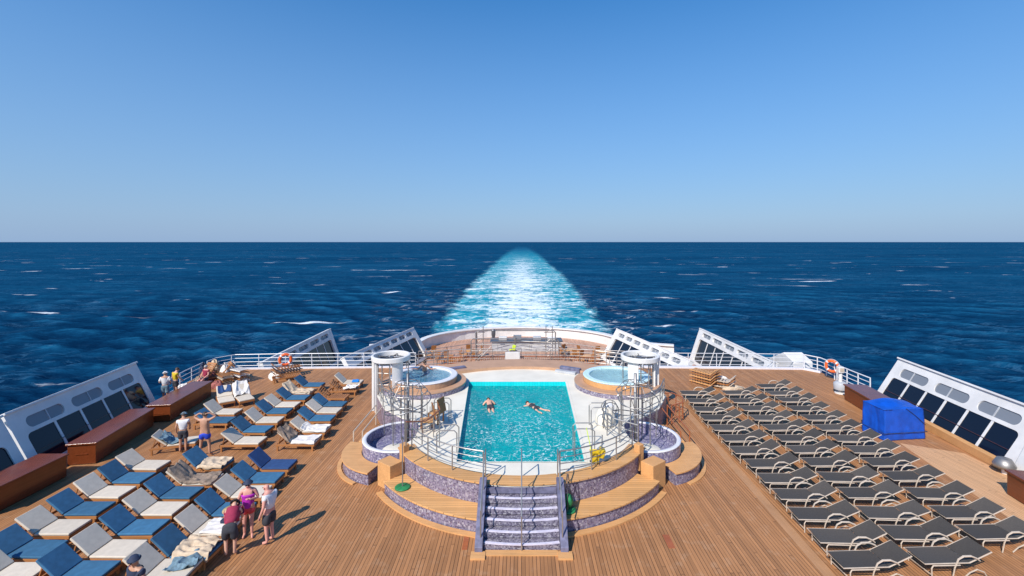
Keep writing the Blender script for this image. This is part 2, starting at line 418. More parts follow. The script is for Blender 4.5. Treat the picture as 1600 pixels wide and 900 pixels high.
def sea_mat():
    t = NT('open_sea'); v = t.pos()
    sp = t.n('SeparateXYZ'); t.set(sp.inputs[0], v); x, y = sp.outputs[0], sp.outputs[1]
    yy = t.math('MAXIMUM', y, 40.0)
    halfw = t.math('MULTIPLY', t.math('MULTIPLY', t.math('POWER', yy, .30), 7.1), t.math('SUBTRACT', 1, t.math('ADD', t.math('MULTIPLY', t.sstep(y, 220, 750), .13), t.math('MULTIPLY', t.sstep(y, 900, 5200), .5))))
    ragged = t.math('SUBTRACT', t.noise(t.mapv(v, (1, .5, 1)), .06, 7, .72), .5)
    q = t.math('DIVIDE', t.math('ADD', t.math('ABSOLUTE', x), t.math('MULTIPLY', t.math('MULTIPLY', ragged, halfw), .62)), halfw)
    inwake = t.math('SUBTRACT', 1, t.sstep(q, t.math('SUBTRACT', .86, t.math('MULTIPLY', t.sstep(y, 300, 2000), .45)), 1.05))
    fade = t.math('SUBTRACT', 1, t.sstep(t.math('ADD', y, t.math('MULTIPLY', ragged, 900)), 450, 4200))
    behind = t.sstep(y, 20, 50)
    wake = t.math('MULTIPLY', inwake, t.math('MULTIPLY', fade, behind))
    # foam cover: dense in the middle and near the ship
    core = t.math('SUBTRACT', 1, t.sstep(q, .05, .62))
    dist = t.math('SUBTRACT', 1, t.sstep(y, 120, 1500))
    n1 = t.noise(t.mapv(v, (.6, 1.0, 1)), .16, 6, .68, 1.2); n2 = t.noise(t.mapv(v, (1.0, .8, 1)), .5, 5, .7, .8)
    n3 = t.noise(t.mapv(v, (.35, 1.1, 1)), .05, 4, .6, 1.0)
    nn = t.math('ADD', t.math('MULTIPLY', n1, .45), t.math('ADD', t.math('MULTIPLY', n2, .3), t.math('MULTIPLY', n3, .25)))
    thr = t.math('SUBTRACT', .575, t.math('ADD', t.math('MULTIPLY', core, t.math('MULTIPLY_ADD', dist, .085, .0)), t.math('MULTIPLY_ADD', dist, .055, .015)))
    fm = t.sstep(t.math('SUBTRACT', nn, thr), -.03, .09)
    foam_sparkle = t.math('MULTIPLY', t.math('MULTIPLY', fm, wake), t.math('SUBTRACT', 1, t.math('MULTIPLY', t.sstep(y, 300, 1700), .6)))
    # white caps and streaks outside
    c1 = t.noise(t.mapv(v, (.35, 1, 1), rot=(0, 0, .25)), .045, 7, .62, .6)
    c2 = t.noise(v, .012, 3)
    cap = t.math('MULTIPLY', t.sstep(c1, .628, .67), t.sstep(c2, .42, .56))
    side = t.math('MULTIPLY', t.math('SUBTRACT', 1, t.sstep(q, 1.0, 2.3)), t.math('SUBTRACT', 1, t.sstep(y, 120, 420)))
    streak = t.math('MULTIPLY', t.sstep(t.noise(t.mapv(v, (.5, 1, 1)), .11, 6, .7, 1.5), .55, .66), side)
    cr = t.n('Attribute', attribute_name='crest').outputs['Fac']
    nearcap = t.math('SUBTRACT', 1, t.math('MULTIPLY', t.sstep(y, 350, 1300), .8))
    brk = t.sstep(t.math('ADD', t.math('MULTIPLY', cr, .55), t.math('MULTIPLY', n2, .9)), .68, .82)
    cap = t.math('MAXIMUM', cap, t.math('MULTIPLY', brk, t.math('MULTIPLY', t.sstep(cr, .06, .3), t.sstep(c2, .38, .54))))
    cap = t.math('MULTIPLY', t.math('MAXIMUM', cap, t.math('MULTIPLY', streak, .7)), t.math('MULTIPLY', nearcap, t.math('SUBTRACT', 1, wake)))
    ripple = t.math('ADD', t.math('MULTIPLY', t.noise(t.mapv(v, (.4, 1, 1), rot=(0, 0, .12)), .55, 6, .7), .6), t.math('MULTIPLY', t.noise(t.mapv(v, (.3, 1, 1), rot=(0, 0, .15)), .10, 5, .7), .4)); swell = t.noise(t.mapv(v, (.4, 1, 1)), .018, 5, .6)
    dkv = t.math('ADD', t.math('MULTIPLY', ripple, .65), t.math('ADD', t.math('MULTIPLY', swell, .15), t.math('MULTIPLY', t.noise(t.mapv(v, (.12, 1, 1)), .006, 7, .8), .28)))
    hgt = t.n('Attribute', attribute_name='height').outputs['Fac']
    dkv = t.math('ADD', t.math('MULTIPLY', dkv, .8), t.math('MULTIPLY', hgt, .2))
    deep = t.ramp(dkv, [(.41, (.0018, .022, .062)), (.52, (.0035, .047, .112)), (.62, (.009, .095, .190))])
    fl_ = t.math('ABSOLUTE', t.math('SUBTRACT', t.noise(t.mapv(v, (.3, 1, 1), rot=(0, 0, .2)), .09, 7, .68, 1.0), .5))
    lines_ = t.math('MULTIPLY', t.math('SUBTRACT', 1, t.sstep(fl_, .0, .022)), t.sstep(t.noise(v, .02, 3), .42, .62))
    deep = t.mix(t.math('MULTIPLY', lines_, .38), deep, (.06, .18, .30))
    turq = t.ramp(n1, [(.3, (.003, .13, .22)), (.5, (.015, .27, .36)), (.7, (.08, .45, .52))])
    turq = t.mix(t.sstep(y, 250, 2400), turq, (.007, .115, .22))
    c = t.mix(wake, deep, turq)
    c = t.mix(foam_sparkle, c, (.70, .78, .80)); c = t.mix(t.math('MULTIPLY', cap, .85), c, (.75, .8, .84))
    t.base(c)
    rg = t.math('MULTIPLY_ADD', t.math('MAXIMUM', foam_sparkle, cap), .5, .32)
    t.prm(Roughness=rg); t.p.inputs['Specular IOR Level'].default_value = .0; t.p.inputs['IOR'].default_value = 1.33
    b = t.math('ADD', ripple, t.math('MULTIPLY', t.noise(t.mapv(v, (.7, 1, 1)), .9, 4, .6), .3))
    fd = t.math('SUBTRACT', 1, t.math('MULTIPLY', t.sstep(y, 200, 3000), .8))
    t.bump(b, t.math('MULTIPLY', fd, .9), 1.1)
    return t.m

# ------------------------------------------------------------------ sea
SEA = -25.0
def build_sea():
    th = np.concatenate([np.linspace(-180, -66, 40)[:-1], np.linspace(-66, 66, 640), np.linspace(66, 180, 40)[1:-1]])
    a = np.radians(th)
    rad = 1/np.linspace(1/52, 1/9000, 640); rad = np.concatenate([rad, [12000, 18000, 30000, 60000, 150000]])
    A, RR = np.meshgrid(a, rad, indexing='xy'); X = RR*np.sin(A); Y = RR*np.cos(A)
    rs = np.random.RandomState(3); Z = np.zeros_like(X); step = np.maximum(RR*RR*(1/52/640), RR*.0037)
    for i in range(90):
        lam = 2.2*(24/2.2)**rs.rand(); d = rs.normal(R(28), .55); k = 2*PI/lam
        amp = .0135*lam**.70*(.5+rs.rand())*np.clip((lam/step-2.5)/3, 0, 1)
        ph = k*(X*math.sin(d)+Y*math.cos(d))+rs.rand()*6.28
        ph = ph+.35*np.sin(ph*.37+X*.011+i)
        Z += amp*(1-1.7*np.abs(np.sin(ph/2)))
    inw = np.clip(1.15-np.abs(X)/(7.1*np.maximum(Y, 40)**.3), 0, 1)
    Z *= 1-.35*np.clip(inw*6, 0, 1)
    co = np.stack([X, Y, Z+SEA], -1).reshape(-1, 3)
    sd_ = Z[:400].std(); crest = np.clip((Z/sd_-1.9)/1.4, 0, 1)
    nr, na = X.shape; idx = np.arange(nr*na).reshape(nr, na); nx = np.roll(idx, -1, 1)
    q = np.stack([idx[:-1], idx[1:], nx[1:], nx[:-1]], -1).reshape(-1, 4)
    me = bpy.data.meshes.new('sea'); me.vertices.add(len(co)); me.vertices.foreach_set('co', co.ravel())
    me.loops.add(q.size); me.loops.foreach_set('vertex_index', q.ravel().astype(np.int32))
    me.polygons.add(len(q)); me.polygons.foreach_set('loop_start', np.arange(0, q.size, 4, dtype=np.int32))
    me.polygons.foreach_set('loop_total', np.full(len(q), 4, dtype=np.int32))
    me.update(calc_edges=True); me.validate()
    hg = me.attributes.new('height', 'FLOAT', 'POINT'); hg.data.foreach_set('value', np.clip(Z/sd_*.2+.5, 0, 1).ravel().astype(np.float32))
    at_ = me.attributes.new('crest', 'FLOAT', 'POINT'); at_.data.foreach_set('value', crest.ravel().astype(np.float32))
    o = link_mesh('sea', me, sea_mat(), smooth=True); tag(o, kind='structure')
    if o.data.polygons[0].normal.z < 0: o.data.flip_normals()
build_sea()

# ------------------------------------------------------------------ decks and hull
PZ = 1.10                                                     # pool podium height
POOL = [(-2.38, 16.55), (2.20, 16.55), (2.42, 26.0), (-2.98, 26.0)]
POOL_C = [(-2.34, 16.55), (2.26, 16.55), (2.47, 26.0), (-2.96, 26.0)]
POOL = [(x+(.06 if x > 0 else -.06), y+(.05 if y > 20 else -.05)) for x, y in POOL_C]   # opening a little larger than the basin
deck_out = [(-16.5, 3), (-18.0, 10), (-19.2, 18), (-20.6, 25.7), (-21.1, 31.8), (-20.3, 32.7), (-14, 33.0), (-7.5, 33.2), (-3.5, 33.9), (0, 34.1),
            (3.5, 33.9), (7.5, 33.2), (14, 33.0), (20.0, 32.7), (20.7, 31.8), (20.5, 26.0), (19.4, 18), (18.2, 10), (17, 3)]
tag(link_mesh('deck', panel(deck_out, [POOL], -.15, 0), M['deck']), kind='structure')
stern = [(-21.0, 31), (-20.8, 38), (-19.4, 46.5), (-16, 48.6), (-11.2, 50.2)]+[(11.2*math.sin(u), 50.2+8.7*math.cos(u)) for u in np.linspace(-1.3, 1.3, 17)]+[(11.2, 50.2), (16, 48.6), (19.4, 46.5), (20.8, 38), (20.7, 31)]
tag(link_mesh('terrace_deck', panel(stern, [], -3.12, -3.0), M['deck_far']), kind='structure')
hull = [(-16.4, 3.1), (-17.9, 10), (-19.1, 18), (-20.5, 25.7), (-21.0, 31.8)]+[(x*.995, y-.1) for x, y in stern[1:-1]]+[(20.6, 31.8), (20.4, 26), (19.3, 18), (18.1, 10), (16.9, 3.1)]
tag(link_mesh('ship_hull', panel(hull, [], SEA-3, -3.14), M['white']), kind='structure')
up = [(x*.985, y-.35 if y > 30 else y) for x, y in deck_out]
tag(link_mesh('upper_hull', panel(up, [POOL], -3.0, -.155), M['white']), kind='structure')
# coaming (pale kerb) along the aft edge of the deck
kb = MB()
edge = [(-21.0, 31.7), (-20.2, 32.55), (-14, 32.85), (-7.6, 33.05)]
for a, b in zip(edge[:-1], edge[1:]): kb.beam((*a, .05), (*b, .05), .22, .1)
edge2 = [(7.6, 33.05), (14, 32.85), (19.9, 32.55), (20.6, 31.7)]
for a, b in zip(edge2[:-1], edge2[1:]): kb.beam((*a, .06), (*b, .06), .30, .12)
tag(kb.build('deck_kerb', M['cap']), kind='structure')
mg = MB()
mg.add([(8.10, 11.5, .004), (8.42, 11.5, .004), (9.02, 27.6, .004), (8.70, 27.6, .004)], [(0, 1, 2, 3)])
tag(mg.build('deck_margin_board', M['margin']), kind='structure')

# ------------------------------------------------------------------ pool podium
CC = (0.0, 20.3); RL = (-5.0, 19.2); RRt = (5.0, 19.2); RR_ = 1.55
def front(r, x0, x1, n):
    a0 = math.atan2(-math.sqrt(r*r-x0*x0), x0); a1 = math.atan2(-math.sqrt(r*r-x1*x1), x1)
    return arc(CC, r, a0, a1, n)
aL0 = math.atan2(17.68-19.2, -4.7+5.0); aL1 = math.atan2(20.7-19.2, -5.36+5.0)
inner_left = [(-5.36, 20.7), (-4.75, 20.45), (-4.42, 19.9), (-4.32, 19.2), (-4.36, 18.5), (-4.7, 17.68)]
side_r = [(6.5, 21.8), (7.4, 23.6), (7.6, 26.2), (6.9, 28.2), (4.6, 29.6), (2.3, 30.2), (0, 30.4)]
def podium_outline():
    f = front(5.38, -4.7, 4.7, 28)
    ir = [(-x, y) for x, y in inner_left][::-1]               # (4.7,17.68) -> (5.36,20.7)
    l = [(-x, y) for x, y in side_r[::-1][1:]]
    return f+ir[1:]+side_r+l+inner_left[:-1]
PO = podium_outline()
pod = empty('pool_podium', (0, 15, 0), 'raised round podium round the pool with purple mosaic sides and white floor', 'podium')
def under(o, p):                                              # world-space mesh under a parent Empty
    o.parent = p; o.matrix_parent_inverse = p.matrix_basis.inverted(); return o
pod_inv = None
def wpart(name, mb_or_me, m, p, **kw):
    o = mb_or_me.build(name, m, None, **kw) if isinstance(mb_or_me, MB) else link_mesh(name, mb_or_me, m, None, **kw)
    if p:
        bpy.context.view_layer.update(); under(o, p)
    return o
wpart('mosaic_wall', panel(PO, [POOL], 0.002, PZ-.05), M['mosaic'], pod)
wpart('white_floor', panel([(x*.999, CC[1]+(y-CC[1])*.999) for x, y in PO], [POOL], PZ-.049, PZ), M['white_floor'], pod)
for s in (-1, 1):
    a0, a1 = (-PI/2-math.asin(4.72/5.42), -PI/2-math.asin(1.36/5.42)) if s < 0 else (-PI/2+math.asin(1.36/5.42), -PI/2+math.asin(4.72/5.42))
    wpart('wooden_rim', MB().arc_ring((*CC, 0), 4.80, 5.44, PZ+.002, PZ+.05, a0, a1, 20), M['trim_planks'], pod)
wpart('landing', MB().arc_ring((*CC, 0), 4.78, 5.40, PZ+.002, PZ+.034, -PI/2-.245, -PI/2+.245, 8), M['trim_planks'], pod)
wpart('rear_step', panel(arc((0, 21.5), 8.9, R(133), R(47), 20)+arc((0, 21.5), 7.1, R(58), R(122), 16), [], PZ+.002, PZ+.17), M['step_teak'], pod)
# outer wooden bench ring
bench = empty('podium_bench', (0, 14, 0), 'low curved wooden bench step with mosaic face wrapped round the pool podium', 'bench')
LZ = .45
for s in (-1, 1):
    lo, hi = math.asin(1.36/6.25), math.asin(4.95/6.25)
    a0, a1 = (-PI/2-hi, -PI/2-lo) if s < 0 else (-PI/2+lo, -PI/2+hi)
    wpart('mosaic_face', MB().arc_ring((*CC, 0), 5.385, 6.20, .003, LZ-.06, a0, a1, 22), M['mosaic'], bench)
    wpart('bench_top', MB().arc_ring((*CC, 0), 5.386, 6.25, LZ-.059, LZ, a0, a1, 22), M['trim_planks'], bench, bevel=.01)
    c = (s*5.0, 19.2, 0)
    b0, b1 = (R(168), R(253)) if s < 0 else (R(-73), R(12))
    wpart('mosaic_face', MB().arc_ring(c, 1.57, 2.28, .003, LZ-.03, b0, b1, 18), M['mosaic'], bench)
    wpart('bench_top', MB().arc_ring(c, 1.572, 2.34, LZ-.029, LZ+.03, b0, b1, 18), M['trim_wood'], bench, bevel=.01)
    # upright wooden end cheek where the two benches meet
    wpart('end_cheek', MB().box((s*4.86, 17.02, .46), (.75, .55, .915), Matrix.Rotation(s*R(38), 3, 'Z')), M['trim_wood'], bench, bevel=.015)
    wpart('corner_post', MB().box((s*4.40, 17.30, .95), (.26, .26, .95), Matrix.Rotation(s*R(38), 3, 'Z')), M['trim_wood'], bench, bevel=.015)
# wooden kerb on the deck round the bench
for s in (-1, 1):
    kb = MB()
    lo, hi = math.asin(1.36/6.35), math.asin(5.1/6.35)
    a0, a1 = (-PI/2-hi, -PI/2-lo) if s < 0 else (-PI/2+lo, -PI/2+hi)
    kb.arc_ring((*CC, 0), 6.252, 6.46, .002, .05, a0, a1, 22)
    kb.arc_ring((s*5.0, 19.2, 0), 2.345, 2.5, .002, .05, *((R(150), R(240)) if s < 0 else (R(-60), R(30))), 18)
    wpart('bench_kerb', kb, M['trim_wood'], bench)
# rotundas
for s, word in ((-1, 'left'), (1, 'right')):
    t = empty('foot_bath', (s*5.0, 19.2, 0), f'round mosaic foot bath with white rim on the {word} shoulder of the podium', 'foot bath', 'round foot baths beside the pool')
    MB().lathe((0, 0, 0), [(1.548, .004), (1.548, .90), (1.40, .90), (1.40, .50)], 40).build('mosaic_wall', M['mosaic_blue'], t)
    MB().lathe((0, 0, 0), [(1.40, .902), (1.385, .925), (1.40, .95), (1.54, .95), (1.565, .925), (1.552, .902)], 40).build('rim', M['cap'], t, smooth=True)
    MB().lathe((0, 0, 0), [(0.0, .50), (1.399, .50)], 40).build('basin_floor', M['mosaic_blue'], t)
    MB().lathe((s*.15, -.45, .502), [(0, .10), (.46, .10), (.52, .06), (.53, 0)], 28).build('seat', M['white_floor'], t, smooth=True)

# pool basin and water
pool = empty('swimming_pool', (0, 21, 0), 'large turquoise swimming pool set in the white podium floor', 'swimming pool')
b = MB(); zt, zb = PZ+.012, -.75
ins = [(x, y) for x, y in POOL_C]
n = len(ins)
ot = [(x*1.05, 21+(y-21)*1.012) for x, y in ins]
vs = [(x, y, zb) for x, y in ins]+[(x, y, zt) for x, y in ins]+[(x, y, zt) for x, y in ot]
b.add(vs, [(0, 1, 2, 3)]+[(i, (i+1) % n, n+(i+1) % n, n+i) for i in range(n)])
wpart('basin', b, M['pool_tile'], pool)
b = MB(); b.add(vs, [(n+i, n+(i+1) % n, 2*n+(i+1) % n, 2*n+i) for i in range(n)])
wpart('coping', b, M['white_floor'], pool)
wt = MB(); wt.add([(x*.9995, 21+(y-21)*.9999, PZ-.22) for x, y in ins], [(0, 1, 2, 3)])
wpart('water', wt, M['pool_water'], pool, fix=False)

# hot tubs
tub_at = {}
for s, cx, word in ((-1, -5.35, 'left'), (1, 5.2, 'right')):
    lab = 'round hot tub with deep blue bubbling water and a bather, left side' if s < 0 else 'round hot tub with still pale aqua water, right side'
    t = empty('hot_tub', (cx, 25.3, PZ), lab, 'hot tub', 'hot tubs behind the pool')
    MB().lathe((0, 0, 0), [(2.28, .003), (2.28, .24)], 48).build('step_face', M['mosaic'], t)
    MB().lathe((0, 0, 0), [(2.30, .241), (2.30, .29), (1.80, .29)], 48).build('step', M['step_teak'], t)
    MB().lathe((0, 0, 0), [(1.79, .291), (1.79, .56)], 48).build('shell', M['step_teak'] if s < 0 else M['trim_wood'], t)
    MB().lathe((0, 0, 0), [(1.80, .561), (1.82, .60), (1.78, .63), (1.5, .63), (1.46, .6), (1.46, .05), (0, .05)], 48).build('rim', M['cap'] if s < 0 else M['tub_tile'], t)
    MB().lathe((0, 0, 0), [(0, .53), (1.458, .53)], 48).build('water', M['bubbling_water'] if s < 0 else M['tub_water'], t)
    tub_at[s] = Vector((cx, 25.3, PZ+.53))

# ------------------------------------------------------------------ staircase
st = empty('pool_staircase', (0, 13.4, 0), 'purple slate staircase of six white edged steps climbing to the pool', 'staircase')
W0, D0, RUN, RISE = 1.12, 13.44, .275, PZ/6
for i in range(6):
    y0 = D0+i*RUN
    if i < 5:
        o = wpart('step', MB().box((0, y0+.5*(14.9-y0)+.02, RISE*(i+.5)-.012+.002), (2*W0, 14.9-y0-.04+.04, RISE-.028)), M['riser'], st)
        nose = MB(); nose.arc_ring((0, y0+6, 0), 5.955, 6.03, RISE*(i+1)-.026, RISE*(i+1)+.006, -PI/2-W0/6, -PI/2+W0/6, 10)
        ns = nose.build('nosing', M['nosing']); bpy.context.view_layer.update(); under(ns, o)
    else:
        wpart('step', MB().box((0, y0+.01, RISE*(i+.5)), (2*W0, .06, RISE-.01)), M['slate'], st)
for s in (-1, 1):
    q = MB(); pr = [(13.28, 0.003), (13.28, .18), (14.78, 1.30), (15.10, 1.30), (15.10, .003)]
    x0, x1 = s*1.13, s*1.36
    vs = [(x0, y, z) for y, z in pr]+[(x1, y, z) for y, z in pr]; k = len(pr)
    q.add(vs, [tuple(range(k)), tuple(range(2*k-1, k-1, -1))]+[(i, k+i, k+(i+1) % k, (i+1) % k) for i in range(k)])
    wpart('stringer', q, M['slate'], st, bevel=.015)
    wpart('newel_base', MB().box((s*1.25, 13.17, .03), (.42, .30, .056)), M['trim_wood'], st)
for x in (-1.2, 0.0, 1.2):
    zb = .2 if x else .02
    pts = [(x, 13.38, .05 if not x else .2), (x, 13.38, 1.02), (x, 14.86, 2.05), (x, 15.5, 2.05), (x, 15.5, PZ+.02)]
    if x: pts = [(x, 13.5, .35), (x, 13.5, 1.12), (x, 14.86, 2.10), (x, 15.35, 2.10), (x, 15.35, PZ+.02)]
    h = wpart('handrail', MB().tube(pts, .022, 6), M['steel'], st)
    pst = MB()
    for k in (.33, .8):
        p = Vector(pts[1]).lerp(Vector(pts[2]), k); pst.tube([(p.x, p.y, max(.02, p.z-.98)), p], .016, 5)
    bpy.context.view_layer.update(); under(pst.build('baluster', M['steel']), h)
wpart('toe_board', MB().box((0, 13.30, .02), (2.1, .22, .035)), M['trim_wood'], st)

# ------------------------------------------------------------------ railings
def railing(name, pts, h, nr, m, label, group=None, spacing=1.6, r=.022, z=0, hand=None, rp=.024):
    pts = [Vector((p[0], p[1], p[2] if len(p) > 2 else z)) for p in pts]
    t = empty(name, pts[0], label, 'railing', group); o0 = pts[0]
    loc = [p-o0 for p in pts]
    for k in range(nr):
        zz = h*(k+1)/nr
        last = k == nr-1
        MB().tube([p+Vector((0, 0, zz)) for p in loc], r*1.25 if last else r*.8, 6).build('handrail' if last else 'rail', hand if (last and hand) else m, t)
    acc = 0
    ds = [0]
    for a, b in zip(loc[:-1], loc[1:]): ds.append(ds[-1]+(b-a).length)
    cnt = max(1, round(ds[-1]/spacing))
    for i in range(cnt+1):
        d = ds[-1]*i/cnt
        for j in range(len(loc)-1):
            if ds[j]-1e-6 <= d <= ds[j+1]+1e-6:
                p = loc[j].lerp(loc[j+1], (d-ds[j])/max(1e-6, ds[j+1]-ds[j])); break
        MB().tube([p, p+Vector((0, 0, h))], rp, 6).build('post', m, t)
    return t
GR = 'railings along the deck edge'
railing('deck_railing', [(-20.4, 26.6), (-20.8, 28.6), (-21.0, 30.4)], 1.05, 4, M['white_metal'], 'white railing along the left deck edge just behind the window screen', GR, 1.2)
railing('deck_railing', [(-20.95, 30.7), (-20.95, 31.6), (-20.2, 32.5), (-17, 32.75), (-14, 32.85), (-10.5, 32.95), (-7.6, 33.05)], 1.05, 4, M['white_metal'], 'long white railing across the aft edge of the left deck', GR, 1.9, r=.020, rp=.026)
railing('deck_railing', [(7.9, 33.05), (11, 32.95), (14, 32.85), (17, 32.75), (19.9, 32.55)], 1.05, 4, M['white_metal'], 'long white railing across the aft edge of the right deck', GR, 1.9, r=.020, rp=.026)
railing('deck_railing', [(19.95, 32.5), (20.5, 31.6), (20.45, 30.1)], 1.05, 4, M['white_metal'], 'short white corner railing behind the orange lifebuoy', GR, .9, r=.03, rp=.036)
railing('deck_railing', [(20.4, 29.8), (20.35, 28.4), (20.35, 26.9)], 1.05, 4, M['white_metal'], 'white railing between the corner and the right window screen', GR, .9, r=.03, rp=.036)
railing('stern_railing', [(-7.4, 33.1), (-5.5, 33.45), (-3.5, 33.75), (0, 33.95), (3.5, 33.75), (5.5, 33.45), (7.4, 33.1)], 1.15, 5, M['steel'], 'curved steel railing behind the pool overlooking the stern terrace', GR, 1.1, r=.02)
GP = 'steel railings on the podium'
def arcpts(r, x0, x1, z, n=10): return [(x, y, z) for x, y in front(r, x0, x1, n)]
railing('pool_railing', arcpts(5.05, -4.15, -1.28, PZ+.05), .85, 4, M['steel'], 'curved steel railing on the podium rim left of the stairs', GP, 1.15, r=.018)
railing('pool_railing', arcpts(5.05, 1.28, 4.2, PZ+.05), .85, 4, M['steel'], 'curved steel railing on the podium rim right of the stairs', GP, 1.15, r=.018)
railing('pool_railing', [(-4.3, 17.15, PZ+.3), (-3.75, 18.0, PZ), (-3.4, 19.2, PZ), (-3.7, 20.3, PZ)], .9, 3, M['steel'], 'steel railing with red brown handrail round the left foot bath', GP, .8, hand=M['red_wood'])
railing('pool_railing', [(4.45, 17.6, PZ), (3.65, 18.3, PZ), (3.35, 19.2, PZ), (3.7, 20.3, PZ)], .9, 3, M['steel'], 'steel railing round the right foot bath', GP, .8)
railing('pool_railing', [(-7.3, 23.6, PZ), (-6.6, 22.0, PZ), (-5.5, 20.9, PZ)], .9, 3, M['steel'], 'short steel railing between left foot bath and white tower', GP, .9)
railing('pool_railing', [(7.3, 23.6, PZ), (6.6, 22.0, PZ), (5.5, 20.9, PZ)], .9, 3, M['steel'], 'short steel railing between right foot bath and white tower', GP, .9)
railing('pool_railing', [(-4.7, 29.2, PZ), (-5.8, 28.7, PZ), (-6.9, 27.9, PZ), (-7.4, 26.5, PZ)], 1.0, 4, M['steel'], 'steel railing behind the left hot tub', GP, .7)
railing('pool_railing', [(4.7, 29.2, PZ), (5.8, 28.7, PZ), (6.9, 27.9, PZ), (7.4, 26.5, PZ)], 1.0, 4, M['steel'], 'steel railing behind the right hot tub', GP, .7)
# side stairs of the podium
for s, word in ((-1, 'left'), (1, 'right')):
    t = empty('side_steps', (s*6.75, 20.9, 0), f'small teak steps with wooden handrail at the outer {word} of the foot bath', 'steps', 'small side steps')
    for i in range(3):
        MB().box((s*.32-s*i*.30, 0, .17*(i+.5)+.002), (.30, 1.0, .17*(i+1)-.17*i+.17*i), None).build('step', M['trim_wood'], t, bevel=.01) if i == 0 else MB().box((s*.32-s*i*.302, 0, .17*(i+1)/2+.002), (.30, 1.0, .17*(i+1)), None).build('step', M['trim_wood'], t, bevel=.01)
    for y in (-.55, .55):
        MB().tube([(s*(.28+y*.35), -1.1, .02), (s*(.28+y*.35), -1.1, .85), (s*(.20+y*.35), 1.7, 1.0), (s*(.20+y*.35), 1.7, .02)], .028, 6).build('handrail', M['tan_frame'] if s < 0 else M['red_wood'], t)

# ------------------------------------------------------------------ towers, showers, ladders
for s, cx, word in ((-1, -7.0, 'left'), (1, 6.35, 'right')):
    t = empty('white_tower', (cx, 24.7, 0), f'white drum topped tower on slab columns beside the {word} hot tub', 'tower', 'white ring towers')
    MB().lathe((0, 0, 2.70), [(.87, .0), (.99, .0), (1.02, .03), (1.02, .24), (.99, .27), (.90, .27), (.87, .24), (.87, .0)], 48).build('ring', M['white'], t, bevel=.012)
    for a in range(5):
        an = a*2*PI/5+.2
        MB().beam((.12*math.cos(an), .12*math.sin(an), 2.8), (.87*math.cos(an), .87*math.sin(an), 2.8), .035, .06).build('spoke', M['dark_steel'], t)
    MB().lathe((0, 0, 2.72), [(0, .12), (.13, .12), (.13, 0), (0, 0)], 12).build('hub', M['dark_steel'], t)
    MB().arc_ring((0, 0, 0), .70, .84, .003, 2.698, *((R(-70), R(-28)) if s < 0 else (R(-152), R(-110))), 14).build('column', M['white'], t)
    MB().arc_ring((0, 0, 0), .70, .84, .003, 2.698, *((R(-160), R(-142)) if s < 0 else (R(-38), R(-20))), 8).build('column', M['white'], t)
    MB().box((s*.90, -.1, 1.35), (.13, .22, 2.69)).build('column', M['white'], t, bevel=.02)
    MB().tube([(s*.55, -.45, PZ if False else .02), (s*.55, -.45, 2.74)], .035, 8).build('steel_pole', M['steel'], t)
    for x_, y_ in ((-.3, -.6), (.15, -.75), (-.75, -.3), (.85, .3)): MB().tube([(-s*x_, y_, .02), (-s*x_, y_, 2.72)], .032, 8).build('steel_pole', M['steel'], t)
    for zz in (.9, 1.5, 2.1):
        MB().tube([(-s*.75, -.35, zz), (0, -.55, zz), (s*.6, -.45, zz)], .02, 6).build('crossbar', M['steel'], t)
    # shower mast in the foot bath
    m = empty('shower_mast', (s*4.75, 19.25, .505), f'tall steel shower mast with ringed pipes standing in the {word} foot bath', 'shower', 'steel shower masts')
    MB().tube([(0, 0, 0), (0, 0, 3.0)], .065, 10).build('mast', M['dark_steel'] if s < 0 else M['steel'], m, smooth=True)
    MB().tube([(s*-.17, .12, 0), (s*-.17, .12, 2.5)], .03, 8).build('pipe', M['steel'], m)
    MB().tube([(s*.18, .2, 0), (s*.18, .2, 2.6)], .03, 8).build('pipe', M['steel'], m)
    for dx, dy, hh_ in ((-.45, .5, 2.3), (.42, .55, 2.45), (-.62, -.1, 2.25), (.55, -.25, 2.2)): MB().tube([(s*dx, dy, 0), (s*dx, dy, hh_)], .024, 8).build('pipe', M['steel'], m)
    for q_, (rr, z0_, tn_) in enumerate(((.95, .8, 1.1), (.72, 1.3, -1.3))):
        MB().tube([(rr*math.cos(2*PI*tn_*k/30+q_), rr*math.sin(2*PI*tn_*k/30+q_), z0_+1.25*k/30) for k in range(31)], .02, 6).build('pipe_coil', M['steel'] if q_ else M['dark_steel'], m)
    for k in range(7):
        an = k*.9+s; MB().tube([(.95*math.cos(an), .95*math.sin(an), .6), (.95*math.cos(an), .95*math.sin(an), 1.55+.1*(k % 3))], .014, 5).build('picket', M['steel'], m)
    for zz, rr in ((1.75, .62), (2.25, .80), (2.6, .5)):
        MB().tube([(rr*math.cos(2*PI*k/20), rr*math.sin(2*PI*k/20), zz) for k in range(20)], .016, 5, closed=True).build('pipe_ring', M['steel'], m)
    for k in range(8):
        an = 2*PI*k/8+.3
        arm_ = MB().tube([(0, 0, 2.62), (.5*math.cos(an), .5*math.sin(an), 2.6), (.8*math.cos(an), .8*math.sin(an), 2.25), (.62*math.cos(an+.2), .62*math.sin(an+.2), 1.75)], .013, 5).build('shower_arm', M['steel'], m)
        if k % 2 == 0:
            MB().lathe((.8*math.cos(an), .8*math.sin(an), 2.16), [(0, .06), (.02, .06), (.06, 0), (0, 0)], 8).build('shower_head', M['steel'], arm_)
